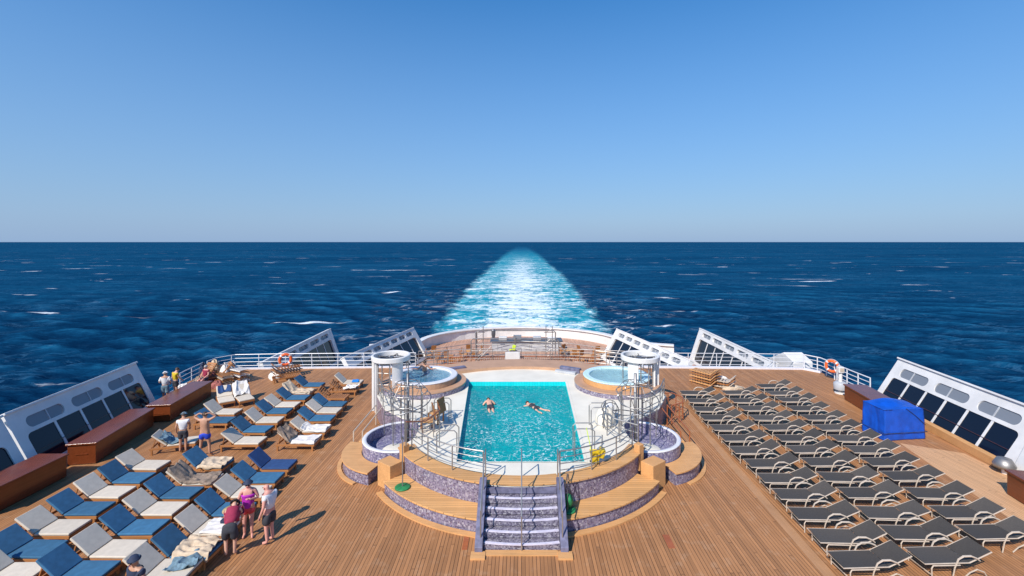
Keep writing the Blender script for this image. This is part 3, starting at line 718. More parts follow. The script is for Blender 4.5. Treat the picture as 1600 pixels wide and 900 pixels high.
# grab rails and ladder hoops at the pool
def hoop(px, py, wid, ht, label, yaw=0.0):
    p = at(px, py, PZ); t = empty('grab_rail', (p.x, p.y, PZ), label, 'grab rail', 'steel grab rails at the pool edge', yaw)
    for s in (-1, 1):
        pts = [(-wid/2, s*.28, .0), (-wid/2, s*.28, ht-.1), (-wid/2+.1, s*.28, ht), (wid/2-.1, s*.28, ht), (wid/2, s*.28, ht-.1), (wid/2, s*.28, -.45 if wid > .6 else 0)]
        MB().tube(pts, .022, 7).build('rail', M['steel'], t)
    for k in range(2): MB().tube([(wid/2, -.28, -.1-k*.2), (wid/2, .28, -.1-k*.2)], .018, 6).build('rung', M['steel'], t)
hoop(700, 703, .75, .85, 'steel ladder hoops at the near left corner of the pool', 0)
hoop(690, 655, .75, .85, 'steel grab rails midway along the left pool edge', 0)
hoop(912, 700, .75, .85, 'steel ladder hoops at the near right corner of the pool', PI)
hoop(935, 668, .7, .95, 'steel grab rails standing farther out on the right white floor', PI)

# dark mats / short steps beside the hot tubs
for s, px in ((-1, 718), (1, 884)):
    p = at(px, 583, PZ)
    t = empty('rear_steps', (p.x, p.y, PZ+.003), f'grey flight of two steps beyond the {"left" if s<0 else "right"} rear corner of the pool', 'steps', 'grey rear steps')
    for i in range(2):
        MB().box((s*i*.3, i*.28, .07+.07*i), (1.3, .3, .14+.14*i), Matrix.Rotation(-s*.5, 3, 'Z')).build('step', M['slate'] if i else M['grey'], t, bevel=.01)

# green based stands on the bench, yellow bucket
for (px, py, word) in ((629, 762, 'thin steel pole on a green disc base on the left bench'), (887, 797, 'dark folding tripod on a green disc base beside the stairs')):
    p = at(px, py, LZ+.004)
    t = empty('pole_stand', p, word, 'pole stand')
    MB().lathe((0, 0, 0), [(0, .0), (.26, .0), (.27, .03), (.25, .05), (.03, .06), (0, .06)], 28).build('base', M['green'], t, smooth=True)
    if px < 700:
        MB().tube([(0, 0, .05), (0, 0, 1.75)], .022, 8).build('pole', M['steel'], t)
        MB().lathe((0, 0, 1.75), [(0, .02), (.03, .015), (.035, -.03), (0, -.03)], 10).build('finial', M['dark_steel'], t)
    else:
        for k in range(3):
            a = k*2.1+.4; MB().tube([(.18*math.cos(a), .18*math.sin(a), .045), (.02*math.cos(a), .02*math.sin(a), 1.15)], .014, 6).build('leg', M['dark_steel'], t)
        MB().sphere((.02, .0, .30), (.16, .15, .22), 14, 9).build('cover', M['green'], t, smooth=True)
p = at(930, 727, PZ)
t = empty('mop_bucket', (p.x, p.y+.1, PZ), 'bright yellow mop bucket trolley on the white floor by the right rail', 'mop bucket')
bb = MB(); bb.lathe((0, 0, .08), [(0, 0), (.17, 0), (.23, .36), (.245, .37), (.22, .35), (.16, .03), (0, .03)], 4, PI/4, PI/4+2*PI); bb.build('tub', M['yellow'], t)
MB().box((.26, .05, .38), (.18, .34, .30), Matrix.Rotation(.25, 3, 'Y')).build('wringer', M['yellow'], t, bevel=.03)
MB().tube([(.26, .05, .45), (.30, .2, .95)], .02, 6).build('lever', M['dark_steel'], t)
MB().tube([(-.05, .05, .15), (-.25, .35, 1.15)], .016, 6).build('mop_handle', M['lime'], t)
for x in (-.14, .14):
    for y in (-.14, .14): MB().tube([(x-.015, y, .04), (x+.015, y, .04)], .04, 10).build('castor', M['rubber'], t)

# ------------------------------------------------------------------ window screens at the ship's sides
def screen(b0, b1, lean, H, npane, label, group, slots=3, glass=(.10, 1.44), margin=.45, midrail=True, th=.12, top_cap=True, z=0, slot_h=(1.60, 2.08), dark=None):
    """b0 near bottom, b1 far bottom; lean = outward offset of the top"""
    b0, b1 = Vector((*b0, z)), Vector((*b1, z)); u = (b1-b0); L = u.length; u.normalize()
    out = Vector((u.y, -u.x, 0))
    if out.x*b0.x < 0: out = -out
    up_ = (out*lean+Vector((0, 0, H))); S = up_.length; up_.normalize(); nrm = u.cross(up_)
    t = empty('window_screen', b0, label, 'window screen', group)
    mat = Matrix((u, up_, nrm)).transposed().to_4x4()
    k = S/2.5
    big = rrect(margin, glass[0]*k, L-margin*.9, glass[1]*k, .22*k)
    holes = [big]
    sl = []
    sw = (L-2*margin)/slots
    for i in range(slots):
        x0 = margin+sw*i+sw*.10; x1 = margin+sw*(i+1)-sw*.10
        hh = (slot_h[1]-slot_h[0])*k
        h = rrect(x0, slot_h[0]*k, x1, slot_h[1]*k, hh*.48); holes.append(h); sl.append((x0, x1))
    fr = panel(rrect(0, 0, L, S, .12), holes, -th/2, th/2); fr.transform(mat)
    link_mesh('frame', fr, M['white'], t, bevel=.012)
    pw = (L-margin*1.9)/npane
    def plate(name, x0, y0, x1, y1, z0, z1, m, bevel=0, par=None):
        q = MB().box(((x0+x1)/2, (y0+y1)/2, (z0+z1)/2), (x1-x0, y1-y0, z1-z0)); o = q.build(name, m, par or t, bevel); o.data.transform(mat); return o
    for i in range(npane):
        x0 = margin+pw*i
        gl = plate('pane', x0+.002, glass[0]*k-.05, x0+pw-.002, glass[1]*k+.05, -.016, .016, dark or M['glass'])
        if i: plate('mullion', x0-.055, glass[0]*k-.02, x0+.055, glass[1]*k+.02, -.045, .045, M['white'])
    for x0, x1 in sl:
        lt = plate('light', x0-.03, slot_h[0]*k-.03, x1+.03, slot_h[1]*k+.03, -.012, .012, M['smoked'])
        plate('rib', x0+.55*(x1-x0), slot_h[0]*k, x0+.55*(x1-x0)+.05, slot_h[1]*k, -.04, .04, M['grey'], 0, lt)
    if midrail:
        zz = (glass[0]+.42*(glass[1]-glass[0]))*k
        plate('mid_rail', margin+.02, zz-.012, L-margin-.02, zz+.012, -.07, .07, M['dark_rail'])
    if top_cap: plate('cap_rail', -.02, S-.06, L+.02, S+.035, -max(.16, th*.62), max(.16, th*.62), M['white'], .02)
    return t
GS = 'window screens along the deck sides'
screen((-19.1, 18.0), (-20.45, 25.75), 1.05, 2.28, 5, 'white window screen with five dark panes behind the left mahogany boxes', GS)
screen((-17.5, 10.4), (-19.0, 17.85), 1.05, 2.28, 5, 'white window screen cut off by the left edge of the photo', GS)
screen((19.2, 18.1), (20.35, 26.6), 1.35, 2.30, 6, 'white window screen with dark panes behind the blue covered box', GS)
screen((17.9, 10.2), (19.1, 17.95), 1.05, 2.30, 5, 'white window screen cut off by the right edge of the photo', GS)
# lower screens beyond the aft railings
screen((-17.8, 33.3), (-18.2, 46.2), 1.1, 3.25, 7, 'tall white window screen rising beyond the left aft railing, outer one', 'window screens on the stern terrace', 5, (.2, 1.80), .8, False, .35, True, -3.0, (2.02, 2.30))
screen((-12.2, 35.5), (-9.7, 48.0), 1.8, 2.95, 7, 'white window screen beyond the left aft railing, inner one near the wake', 'window screens on the stern terrace', 7, (.2, 1.80), .8, False, .35, True, -3.0, (2.02, 2.30))
screen((17.3, 33.3), (17.0, 46.4), 1.1, 3.25, 7, 'tall white window screen rising beyond the right aft railing, outer one', 'window screens on the stern terrace', 5, (.2, 1.80), .8, False, .35, True, -3.0, (2.02, 2.30))
screen((11.2, 34.6), (8.2, 47.2), 1.8, 2.95, 7, 'white window screen beyond the right aft railing, inner one near the wake', 'window screens on the stern terrace', 7, (.2, 1.80), .8, False, .35, True, -3.0, (2.02, 2.30))
# sloping locker outside the right railing
q = MB(); pr = [(33.2, -3), (33.2, .35), (34.5, .75), (36.5, -.2), (36.5, -3)]
k = len(pr); vs = [(19.6, y, z) for y, z in pr]+[(21.0, y, z) for y, z in pr]
q.add(vs, [tuple(range(k)), tuple(range(2*k-1, k-1, -1))]+[(i, k+i, k+(i+1) % k, (i+1) % k) for i in range(k)])
tag(q.build('vent_housing', M['white'], bevel=.06), 'low white sloping vent housing outside the right corner railing', 'vent')

# stern bulwark and terrace
bw = empty('stern_bulwark', (0, 58.6, -3), 'curved white bulwark round the stern in front of the wake', 'bulwark')
bp = [(-16, 48.6), (-11.2, 50.2)]+[(11.2*math.sin(u), 50.2+8.7*math.cos(u)) for u in np.linspace(-1.35, 1.35, 21)]+[(11.2, 50.2), (16, 48.6)]
bp = [(x, y-.2) for x, y in bp]
wall = MB(); cap = MB()
def strip(mb, pts, z0, z1, w):
    P = [Vector((x, y, 0)) for x, y in pts]; vs = []
    for i, p in enumerate(P):
        tn = (P[min(i+1, len(P)-1)]-P[max(i-1, 0)]).normalized(); s = Vector((tn.y, -tn.x, 0))*w/2
        vs += [p-s+Vector((0, 0, z0)), p+s+Vector((0, 0, z0)), p+s+Vector((0, 0, z1)), p-s+Vector((0, 0, z1))]
    fs = []
    for i in range(len(P)-1):
        a, b = i*4, i*4+4
        for k in range(4): l = (k+1) % 4; fs.append((a+k, b+k, b+l, a+l))
    e = (len(P)-1)*4; fs += [(3, 2, 1, 0), (e, e+1, e+2, e+3)]
    mb.add(vs, fs)
strip(wall, bp, -3, -1.95, .35); wpart('wall', wall, M['white'], bw)
strip(cap, bp, -1.945, -1.80, .75); wpart('cap', cap, M['white'], bw, bevel=.03)
railing('terrace_railing', [(-8.8, 47.0), (-5, 49.6), (0, 50.6), (5, 49.6), (8.8, 47.0)], 1.1, 3, M['steel'], 'steel railing on the stern terrace inside the white bulwark', None, 1.8, z=-3)
# steel pipe frames
fr = empty('pipe_frame', (0, 45.5, -3), 'wide grey steel pipe frame standing on the stern terrace before the wake', 'pipe frame')
for y, x0, x1, zt in ((-.8, -4.9, 3.6, 2.6), (.8, -4.6, 3.4, 3.1)):
    MB().tube([(x0, y, 0), (x0, y, zt-.2), (x0+.2, y, zt), (x1-.2, y, zt), (x1, y, zt-.2), (x1, y, 0)], .06, 7).build('hoop', M['steel'], fr)
    MB().tube([(x0, y, zt*.55), (x1, y, zt*.55)], .045, 7).build('crossbar', M['steel'], fr)
MB().tube([(-4.5, -.8, .3), (-2.9, -.8, 1.9)], .05, 6).build('brace', M['steel'], fr)
MB().tube([(3.4, -.8, 2.6), (5.0, -.8, 0)], .05, 6).build('brace', M['steel'], fr)
for px, nm in ((750, 'left'), (858, 'right')):
    x = (px-VX)*46.5/F
    t = empty('lattice_mast', (x, 46.5, -3), f'narrow steel lattice mast at the {nm} end of the stern pipe frame', 'mast', 'lattice masts on the stern terrace')
    for dx in (-.32, .32):
        MB().tube([(dx, 0, 0), (dx, 0, 3.5 if (nm == 'right' or dx > 0) else 2.9)], .045, 6).build('upright', M['steel'], t)
    for i in range(6):
        z0 = .35+i*.5; MB().tube([(-.32, 0, z0), (.32, 0, z0+.45)], .025, 5).build('diagonal', M['steel'], t)
    MB().tube([(-.5, 0, 2.88), (.5, 0, 2.88)], .03, 5).build('crossbar', M['steel'], t)
t = empty('deck_shower', ((805-VX)*44.5/F, 44.5, -3), 'lime green topped pedestal in the middle of the stern terrace', 'pedestal')
MB().tube([(0, 0, 0), (0, 0, 2.9)], .05, 8).build('post', M['steel'], t)
MB().box((-.12, 0, 1.8), (.34, .22, .5), Matrix.Rotation(.2, 3, 'Y')).build('cover', M['lime'], t, bevel=.05)
MB().box((-.42, 0, 1.62), (.32, .2, .14), Matrix.Rotation(-.3, 3, 'Y')).build('strap', M['lime'], t, bevel=.04)
MB().tube([(0, 0, 2.85), (-.15, 0, 3.0), (-.3, 0, 2.9)], .05, 6).build('arm', M['steel'], t)
t = empty('lamp_bracket', ((771-VX)*45/F, 45.0, -.40), 'dark lantern fixed on the top bar of the stern pipe frame', 'lantern')
MB().lathe((0, 0, .05), [(0, 0), (.14, 0), (.2, .3), (.2, .7), (.1, .85), (0, .85)], 8).build('cage', M['dark_steel'], t)
MB().lathe((0, 0, .3), [(0, 0), (.08, 0), (.08, .25), (0, .3)], 8).build('bulb_glass', M['smoked'], t)
tb = empty('bar_counter', ((845-VX)*51/F, 51.5, -3), 'long grey topped counter on the stern terrace', 'counter')
MB().box((-1.6, 0, .5), (7.6, 1.6, 1.0)).build('base', M['grey'], tb, bevel=.04)
MB().box((-1.6, 0, 1.06), (8.0, 2.0, .10)).build('counter_top', M['dark_steel'], tb, bevel=.03)
for x, m, h_ in ((-4.2, 'white', .35), (-2.6, 'smoked', .5), (-.4, 'grey', .4), (1.2, 'white', .3)): MB().box((x, -.2, 1.11+h_/2), (.9, .5, h_)).build('counter_unit', M[m], tb, bevel=.04)
t = empty('notice_panel', ((801-VX)*33.3/F, 33.55, 0), 'plain white panel fixed to the stern railing behind the pool', 'panel')
MB().box((0, 0, .55), (1.05, .06, .85)).build('board', M['white'], t, bevel=.02)
MB().box((0, .05, .55), (1.1, .03, .9)).build('backing', M['grey'], t)
for s in (-1, 1): MB().tube([(s*.45, .03, .0), (s*.45, .03, 1.0)], .02, 6).build('bracket', M['steel'], t)
# deck chairs on the terrace
def terrace_chair(x, y, rz, label):
    t = empty('deck_chair', (x, y, -3), label, 'chair', 'teak chairs on the stern terrace', rz)
    MB().box((0, 0, .44), (.52, .52, .05)).build('seat', M['trim_wood'], t)
    MB().box((0, -.28, .78), (.52, .05, .62), Matrix.Rotation(-.2, 3, 'X')).build('backrest', M['lounger_wood'], t)
    for sx in (-1, 1):
        for sy in (-1, 1): MB().box((sx*.23, sy*.23, .21), (.05, .05, .42)).build('leg', M['lounger_wood'], t)
    return t
tc = terrace_chair(-8, 42, 0, 'teak chair on the stern terrace among the group of chairs left of the counter')
tab = empty('terrace_table', (-7.0, 41.6, -3), 'round teak table on the stern terrace left of the counter', 'table', 'round tables on the stern terrace')
MB().lathe((0, 0, .72), [(0, .04), (.55, .04), (.56, 0), (0, 0)], 20).build('tabletop', M['trim_wood'], tab)
MB().tube([(0, 0, 0), (0, 0, .72)], .05, 8).build('pedestal', M['dark_steel'], tab)
MB().lathe((0, 0, 0), [(0, .05), (.3, .03), (.32, 0), (0, 0)], 16).build('foot', M['dark_steel'], tab)
ti = 0
for x, y, side in ((-7.2, 45.6, 'left'), (-5.2, 48.0, 'left'), (-8.8, 47.6, 'left'), (6.6, 45.6, 'right'), (5.0, 48.2, 'right'), (8.4, 47.4, 'right')):
    lab = f'teak chair on the stern terrace among the group of chairs {side} of the counter'
    if ti: dup(tab, (x, y, -3), 0, f'round teak table on the stern terrace {side} of the counter')
    for a in (0.4, 2.0, 3.6, 5.1):
        cx, cy = x+.85*math.cos(a), y+.85*math.sin(a); rz = a+PI/2+random.uniform(-.3, .3)
        if ti == 0 and a == .4: tc.location = (cx, cy, -3); tc.rotation_euler = (0, 0, rz)
        else: dup(tc, (cx, cy, -3), rz, lab)
    ti += 1

# ------------------------------------------------------------------ mahogany boxes and covered box
def deck_box(p0, p1, wd, h, label):
    p0, p1 = Vector((*p0, 0)), Vector((*p1, 0)); L = (p1-p0).length; a = math.atan2(p1.y-p0.y, p1.x-p0.x)
    t = empty('deck_box', (p0+p1)/2, label, 'storage box', 'mahogany deck boxes', a)
    bd = MB().box((0, 0, h*.46+.02), (L-.10, wd-.10, h*.92)).build('body', M['mahogany'], t, bevel=.02)
    MB().box((0, 0, h*.965+.02), (L, wd, h*.09)).build('lid', M['mahogany'], t, bevel=.02)
    MB().box((0, 0, .03), (L-.16, wd-.16, .05)).build('plinth', M['rubber'], t)
    for e in (-1, 1): MB().box((e*(L/2-.045), 0, h*.5), (.03, wd*.4, .035)).build('handle', M['mahogany'], bd)
    return t
deck_box((-17.9, 14.9), (-17.95, 17.7), 1.15, .85, 'varnished mahogany deck box nearest the left edge of the photo')
deck_box((-17.75, 18.55), (-18.5, 22.5), 1.10, .85, 'varnished mahogany deck box under the middle of the left window screen')
deck_box((-18.1, 22.95), (-18.65, 26.9), 1.15, .85, 'varnished mahogany deck box at the far end of the left row')
deck_box((18.5, 23.2), (19.0, 26.3), 1.2, .85, 'mahogany deck box with purple sheen behind the blue covered box')
deck_box((17.4, 14.4), (17.75, 16.4), 1.0, .85, 'mahogany deck box at the right edge of the photo')
t = empty('covered_box', at(1409, 687, 0)+Vector((.05, .55, 0)), 'large box under a royal blue tarpaulin beside the grey loungers', 'covered box', rz=.12)
cv = MB(); nx, ny = 20, 10; wx, wy, hh = 2.05, 1.15, 1.46
g = bmesh.new(); bmesh.ops.create_cube(g, size=1); bmesh.ops.subdivide_edges(g, edges=g.edges, cuts=23, use_grid_fill=True)
rs = random.Random(4)
for v in g.verts:
    x, y, z = v.co; zz = z+.5
    sag = .05*math.sin(x*6+1)+.04*math.sin(y*5) if zz > .98 else 0
    fl = 1+.03*(1-zz)+.012*math.sin(x*23+y*17)*(1-zz)+.006*math.sin(zz*9+x*5)
    fold = mnoise.noise(Vector((x*3.1+2, y*3.1, zz*1.4)))*.05+(abs(mnoise.noise(Vector((x*5, y*5, zz*2+7))))*-.05)
    fl += fold if zz < .97 else 0
    v.co = (x*wx*fl, y*wy*fl, zz*hh+(sag if zz > .98 else 0)-.09*max(0, x)*zz)
me = bpy.data.meshes.new('tarpaulin'); g.to_mesh(me); g.free()
link_mesh('tarpaulin', me, M['blue_cover'], t, smooth=True)
MB().tube([(.05, -.60, 1.42), (.5, -.60, 1.1), (1.02, -.62, .65)], .012, 5).build('cord', M['rubber'], t)
MB().tube([(-1.09, -.64, .35), (1.09, -.64, .35), (1.09, .64, .35), (-1.09, .64, .35)], .015, 5, closed=True).build('strap', M['cloth_navy'], t)
MB().box((0, 0, .08), (wx*.96, wy*.9, .12)).build('pallet', M['lounger_wood'], t)

# ------------------------------------------------------------------ wooden cushioned loungers (left)
def hinge(t, names, at_):
    for c in t.children:
        if c.name.split('.')[0] in names: c.data.transform(Matrix.Translation(-Vector(at_))); c.location = at_
def tilt(t, names, ang):
    for c in t.children:
        if c.name.split('.')[0] in names: c.rotation_euler = (0, ang, 0)
def wood_lounger(kind):
    t = empty('sun_lounger', (0, 0, 0), 'x', 'sun lounger', 'cushioned sun loungers on the left deck')
    cm = {'blue': M['blue_cushion'], 'white': M['white_cushion'], 'navy': M['navy_cushion'], 'bare': None}[kind]
    fr = MB()
    for y in (-.355, .355): fr.box((.215, y, .25), (1.67, .045, .085))
    fr.box((1.03, 0, .25), (.05, .66, .085)); fr.box((-.60, 0, .25), (.05, .66, .085))
    fr.build('frame', M['lounger_wood'], t, bevel=.006, seg=1)
    sl = MB()
    for i in range(9): sl.box((.07+i*.113, 0, .285), (.08, .66, .025))
    sl.build('seat_slats', M['lounger_wood'], t)
    ang = R(42); rot = Matrix.Rotation(ang, 3, 'Y'); bk = MB()
    def bp_(d, y, off): return (-math.cos(ang)*d+math.sin(ang)*off*0, y, .31+math.sin(ang)*d+off*math.cos(ang))
    for y in (-.32, .32): bk.beam(bp_(0, y, 0), bp_(.70, y, 0), .05, .04)
    for i in range(6): bk.beam(bp_(.06+i*.115, -.31, 0), bp_(.08+i*.13, .31, 0), .085, .022)
    bk.beam(bp_(.56, -.29, -.02), (-.54, -.29, .25), .035, .03); bk.beam(bp_(.56, .29, -.02), (-.54, .29, .25), .035, .03)
    bk.build('backrest', M['lounger_wood'], t)
    for x in (.96, -.54):
        for y in (-.345, .345): MB().box((x, y, .125), (.065, .055, .245)).build('leg', M['lounger_wood'], t)
    if cm:
        MB().box((.525, 0, .335), (1.04, .74, .07)).build('seat_cushion', cm, t, bevel=.025, seg=3)
        c = MB().box((0, 0, 0), (.71, .74, .07), rot)
        cc = bp_(.365, 0, .06)
        c.v = [(x+cc[0], y+cc[1], z+cc[2]) for x, y, z in c.v]
        c.build('back_cushion', cm, t, bevel=.025, seg=3)
    hinge(t, ('backrest', 'back_cushion'), (0, 0, .31))
    return t
protos = {k: wood_lounger(k) for k in ('blue', 'white', 'navy', 'bare')}
used = set()
def lounger(kind, px, py, label, rz=0.0):
    p = at(px, py, .37); loc = (p.x-.52, p.y, 0)
    if kind not in used:
        used.add(kind); o = protos[kind]; o.location = loc; o.rotation_euler = (0, 0, rz); o['label'] = label
    else: o = dup(protos[kind], loc, rz, label)
    tilt(o, ('backrest', 'back_cushion'), R(random.uniform(-4, 3)))
    return o
L = lounger
ord_ = ['nearest the camera', 'second', 'third', 'fourth', 'fifth', 'sixth', 'seventh', 'eighth', 'ninth', 'tenth', 'eleventh', 'twelfth', 'thirteenth', 'fourteenth']
# outer column beside the boxes, near block (px of the seat middle, far to near)
colA = [('white', 236, 725), ('blue', 210, 745), ('white', 177, 767), ('blue', 141, 793), ('white', 99, 822), ('blue', 60, 855), ('white', 30, 893)]
colB = [('blue', 285, 768), ('white', 257, 793), ('blue', 225, 822), ('white', 187, 855), ('blue', 140, 890)]
colC = [('blue', 415, 745), ('white', 393, 767), ('blue', 366, 794), ('white', 340, 822), ('blue', 309, 856), ('white', 272, 887)]
cn = {'blue': 'blue', 'white': 'cream white', 'navy': 'navy', 'bare': 'bare'}
def place_col(lst, where):
    cnt = {}; n = len(lst)
    for i, (k, px, py) in enumerate(lst):
        q = ['farthest', 'second farthest', 'third farthest', 'fourth farthest', 'fifth farthest', 'sixth farthest', 'seventh farthest', 'eighth farthest'][i]
        L(k, px, py, f'{cn[k]} cushioned lounger, {q} in {where}', random.uniform(-.035, .035))
place_col(colA, 'the near block column beside the mahogany boxes')
place_col(colB, 'the middle column of the near left block')
place_col(colC, 'the near left column along the open aisle')
L('navy', 437, 724, 'teak lounger with dark navy cushions at the aisle, behind a blue one')
L('white', 317, 748, 'teak lounger draped with a taupe towel in the middle column', .05)
L('blue', 337, 722, 'teak lounger with blue back and a beige sheet over its seat', -.06)
colBf = [('blue', 491, 600), ('white', 474, 611), ('blue', 466, 620), ('white', 450, 631), ('blue', 437, 641), ('white', 422, 655), ('blue', 404, 669), ('white', 392, 687)]
place_col(colBf, 'the middle column of the far left block')
colCf = [('blue', 524, 630), ('white', 515, 640), ('blue', 504, 652)]
place_col(colCf, 'the far left column along the aisle')
L('white', 495, 669, 'teak lounger under pale beige sheets at the aisle, beyond the tent like towel')
L('white', 478, 686, 'teak lounger with towels hung on its back, near end of the far aisle column')
L('white', 357, 642, 'teak lounger with cream white cushions near the far mahogany box')
L('blue', 346, 655, 'teak lounger with blue cushions in front of the white one by the far box')
L('bare', 528, 617, 'bare red brown teak lounger without cushions at the far aisle')
L('bare', 545, 606, 'bare teak lounger holding a few cloths near the far aisle end', .05)
L('white', 552, 596, 'farthest aisle lounger with cream cushions and a bright blue towel', .05)
L('white', 366, 619, 'cream lounger turned askew with a navy cloth on its back', -.9)
L('white', 393, 617, 'cream lounger turned askew and hung with striped cloth', -.8)
L('bare', 455, 586, 'empty teak lounger frame in front of the aft railing', .6)
L('white', 285, 690, 'teak lounger with cream pad between the two men by the boxes', .3)

# towels following the lounger profile
def towel(px, py, m, label, x0=-.45, x1=1.0, wid=.80, rz=0, seed=1, amp=.03, overhang=.16):
    p = at(px, py, .37); rs = np.random.RandomState(seed); ph = rs.rand(8)*6
    mb = MB(); nx, ny = 40, 26
    for i in range(nx+1):
        x = x0+(x1-x0)*i/nx
        for j in range(ny+1):
            v = -1+2*j/ny; y = v*wid/2*1.0
            z = .40+(-x*.90 if x < 0 else 0)+ (.055 if x < 0.05 else 0)
            e = max(0, abs(y)-.36); yy = y if e == 0 else math.copysign(.37+e*.35, y); z -= e*1.3
            q = Vector((x*2.2+y*1.6+seed, y*3.4-x*.8, seed*1.7)); q2 = Vector((x*6-y*4, y*7+x*3, seed))
            wv = amp*(2.2*(1-abs(mnoise.noise(q))*2.6)+.7*mnoise.noise(q2))
            if i in (0, nx) or j in (0, ny): wv += amp*mnoise.noise(q2*1.7)
            mb.v.append((x+.04*math.sin(y*7+ph[3]), yy*(1+.05*math.sin(x*6+ph[4])), z+max(0, wv)))
    for i in range(nx):
        for j in range(ny):
            a = i*(ny+1)+j; mb.f.append((a, a+1, a+ny+2, a+ny+1))
    o = mb.build('towel', m, None, smooth=True); o.location = (p.x-.52, p.y, 0); o.rotation_euler = (0, 0, rz)
    sm = o.modifiers.new('cloth', 'SOLIDIFY'); sm.thickness = .012
    return tag(o, label, 'towel', 'towels and sheets on the left loungers')
towel(317, 748, M['towel_brown'], 'rumpled taupe towel over the lounger in the middle column', -.48, 1.03, .84, .05, 2, .03)
towel(337, 722, M['towel'], 'beige sheet spread on the seat of the blue backed lounger', .05, 1.04, .9, -.06, 3, .03)
towel(495, 669, M['towel_white'], 'pale sheet on the aisle lounger before the blue one', -.1, 1.04, .82, 0, 4, .015)
towel(478, 686, M['towel_white'], 'off white sheet on the seat of the nearest far aisle lounger', .05, 1.04, .86, 0, 5, .015)
towel(478, 686, M['towel_brown'], 'taupe towel hung over the raised back of the far aisle lounger', -.52, .0, .95, 0, 6, .04)
towel(309, 856, M['towel'], 'rumpled beige towel on the blue lounger beside the bending person', .05, 1.04, 1.0, 0, 7, .05)
towel(340, 822, M['towel_white'], 'smooth cream towel on the white lounger behind the bending person', .2, 1.04, .78, 0, 8, .012)
towel(272, 887, M['towel_teal'], 'grey blue towel thrown on the white lounger at the bottom of the photo', .35, 1.04, .7, .3, 9, .05)
towel(366, 619, M['navy_cushion'], 'navy cloth on the back of the askew lounger', -.45, -.1, .6, -.9, 10, .02)
towel(393, 617, M['towel_white'], 'striped pale cloth hanging on the askew lounger', -.6, .1, .9, -.8, 11, .05)
towel(552, 596, M['towel_blue'], 'bright blue towel on the farthest aisle lounger', .45, .85, .6, .05, 12, .01)
towel(545, 606, M['towel_white'], 'crumpled white cloth on the bare far lounger', .3, 1.0, .7, .05, 13, .05)
towel(474, 611, M['towel'], 'faded beige towel on the far middle column lounger', -.5, 1.1, .8, 0, 14, .03)
towel(285, 690, M['towel_teal'], 'bluish towel lying on the pad between the two men', -.3, .5, .75, .3, 15, .05)
# straw bag and rolled items
t = empty('straw_hat', at(366, 794, .41)+Vector((.05, -.05, 0)), 'wide straw hat lying on the blue lounger beside the woman', 'hat')
MB().lathe((0, 0, 0), [(0, .13), (.10, .12), (.13, .05), (.14, .02), (.34, .0), (.35, .012), (.14, .035)], 24).build('brim', M['straw'], t, smooth=True)
MB().lathe((0, 0, .03), [(.142, 0), (.144, .03), (.138, .03)], 24).build('band', M['towel_brown'], t)
o = MB().box((0, 0, .05), (.3, .22, .09)).build('book', M['cloth_navy'], None, bevel=.01); o.location = at(355, 815, .42)
tag(o, 'small navy and white bag on the cream towelled lounger', 'bag')

# ------------------------------------------------------------------ grey sling loungers (right)
def sling_lounger():
    t = empty('sling_lounger', (0, 0, 0), 'x', 'sun lounger', 'grey sling loungers on the right deck')
    W = .33; ZS = .40; SL = 1.23; BA = R(23); BL = .68
    ex, ez = SL+math.cos(BA)*BL, ZS+math.sin(BA)*BL
    def sheet(x0, z0, x1, z1, n=8):
        m = MB()
        for i in range(n+1):
            f = i/n; x, z = x0+(x1-x0)*f, z0+(z1-z0)*f
            for j in range(7):
                y = -W+.012+(2*W-.024)*j/6
                m.v.append((x, y, z+.015-.022*(1-(y/W)**2)*math.sin(PI*min(1, max(0, f)))**.5))
        for i in range(n):
            for j in range(6): a = i*7+j; m.f.append((a, a+1, a+8, a+7))
        return m
    sheet(.02, ZS, SL, ZS).build('seat_sling', M['sling'], t, smooth=True)
    sheet(SL+.01, ZS+.004, ex-.01, ez).build('back_sling', M['sling'], t, smooth=True)
    MB().tube([(0, -W, ZS), (SL, -W, ZS), (SL, W, ZS), (0, W, ZS)], .017, 6, closed=True).build('seat_frame', M['tan_frame'], t)
    MB().tube([(SL, -W-.001, ZS), (ex, -W-.001, ez), (ex, W+.001, ez), (SL, W+.001, ZS)], .017, 6).build('back_frame', M['tan_frame'], t)
    for s in (-1, 1):
        y = s*(W+.028)
        MB().tube([(.17, y, .02), (.16, y, .30), (.20, y, ZS-.03), (.95, y, ZS-.035)], .017, 6).build('leg', M['tan_frame'], t)
        MB().tube([(1.05, y, .02), (1.22, y, .16), (1.42, y, .24), (1.62, y, .16), (1.70, y, .02)], .017, 6).build('leg', M['tan_frame'], t)
        MB().tube([(.74, y, .02), (.80, y, .30), (.90, y, .52), (1.04, y, .60), (1.25, y, .60), (1.42, y, .53), (1.50, y, .46)], [.017, .018, .022, .026, .026, .022, .016], 6).build('armrest', M['tan_frame'], t)
    MB().tube([(.17, -W, .12), (.17, W, .12)], .014, 5).build('stretcher', M['tan_frame'], t)
    hinge(t, ('back_sling', 'back_frame'), (SL, 0, ZS))
    return t
c1 = [(1292, 861), (1259, 825), (1230, 792), (1204, 763), (1181, 739), (1160, 717), (1138, 697), (1122, 679), (1107, 663), (1093, 648), (1082, 635), (1072, 622), (1061, 610)]
c2 = [(1414, 855), (1372, 820), (1335, 790), (1304, 761), (1275, 737), (1251, 715), (1228, 696), (1209, 679), (1189, 663), (1169, 648), (1154, 634), (1138, 622), (1126, 610)]
c3 = [(1491, 820), (1450, 790), (1410, 761), (1375, 736), (1344, 715), (1317, 696), (1294, 679), (1270, 663), (1250, 648), (1229, 634), (1212, 621), (1196, 611), (1180, 600)]
sp = sling_lounger(); first = True
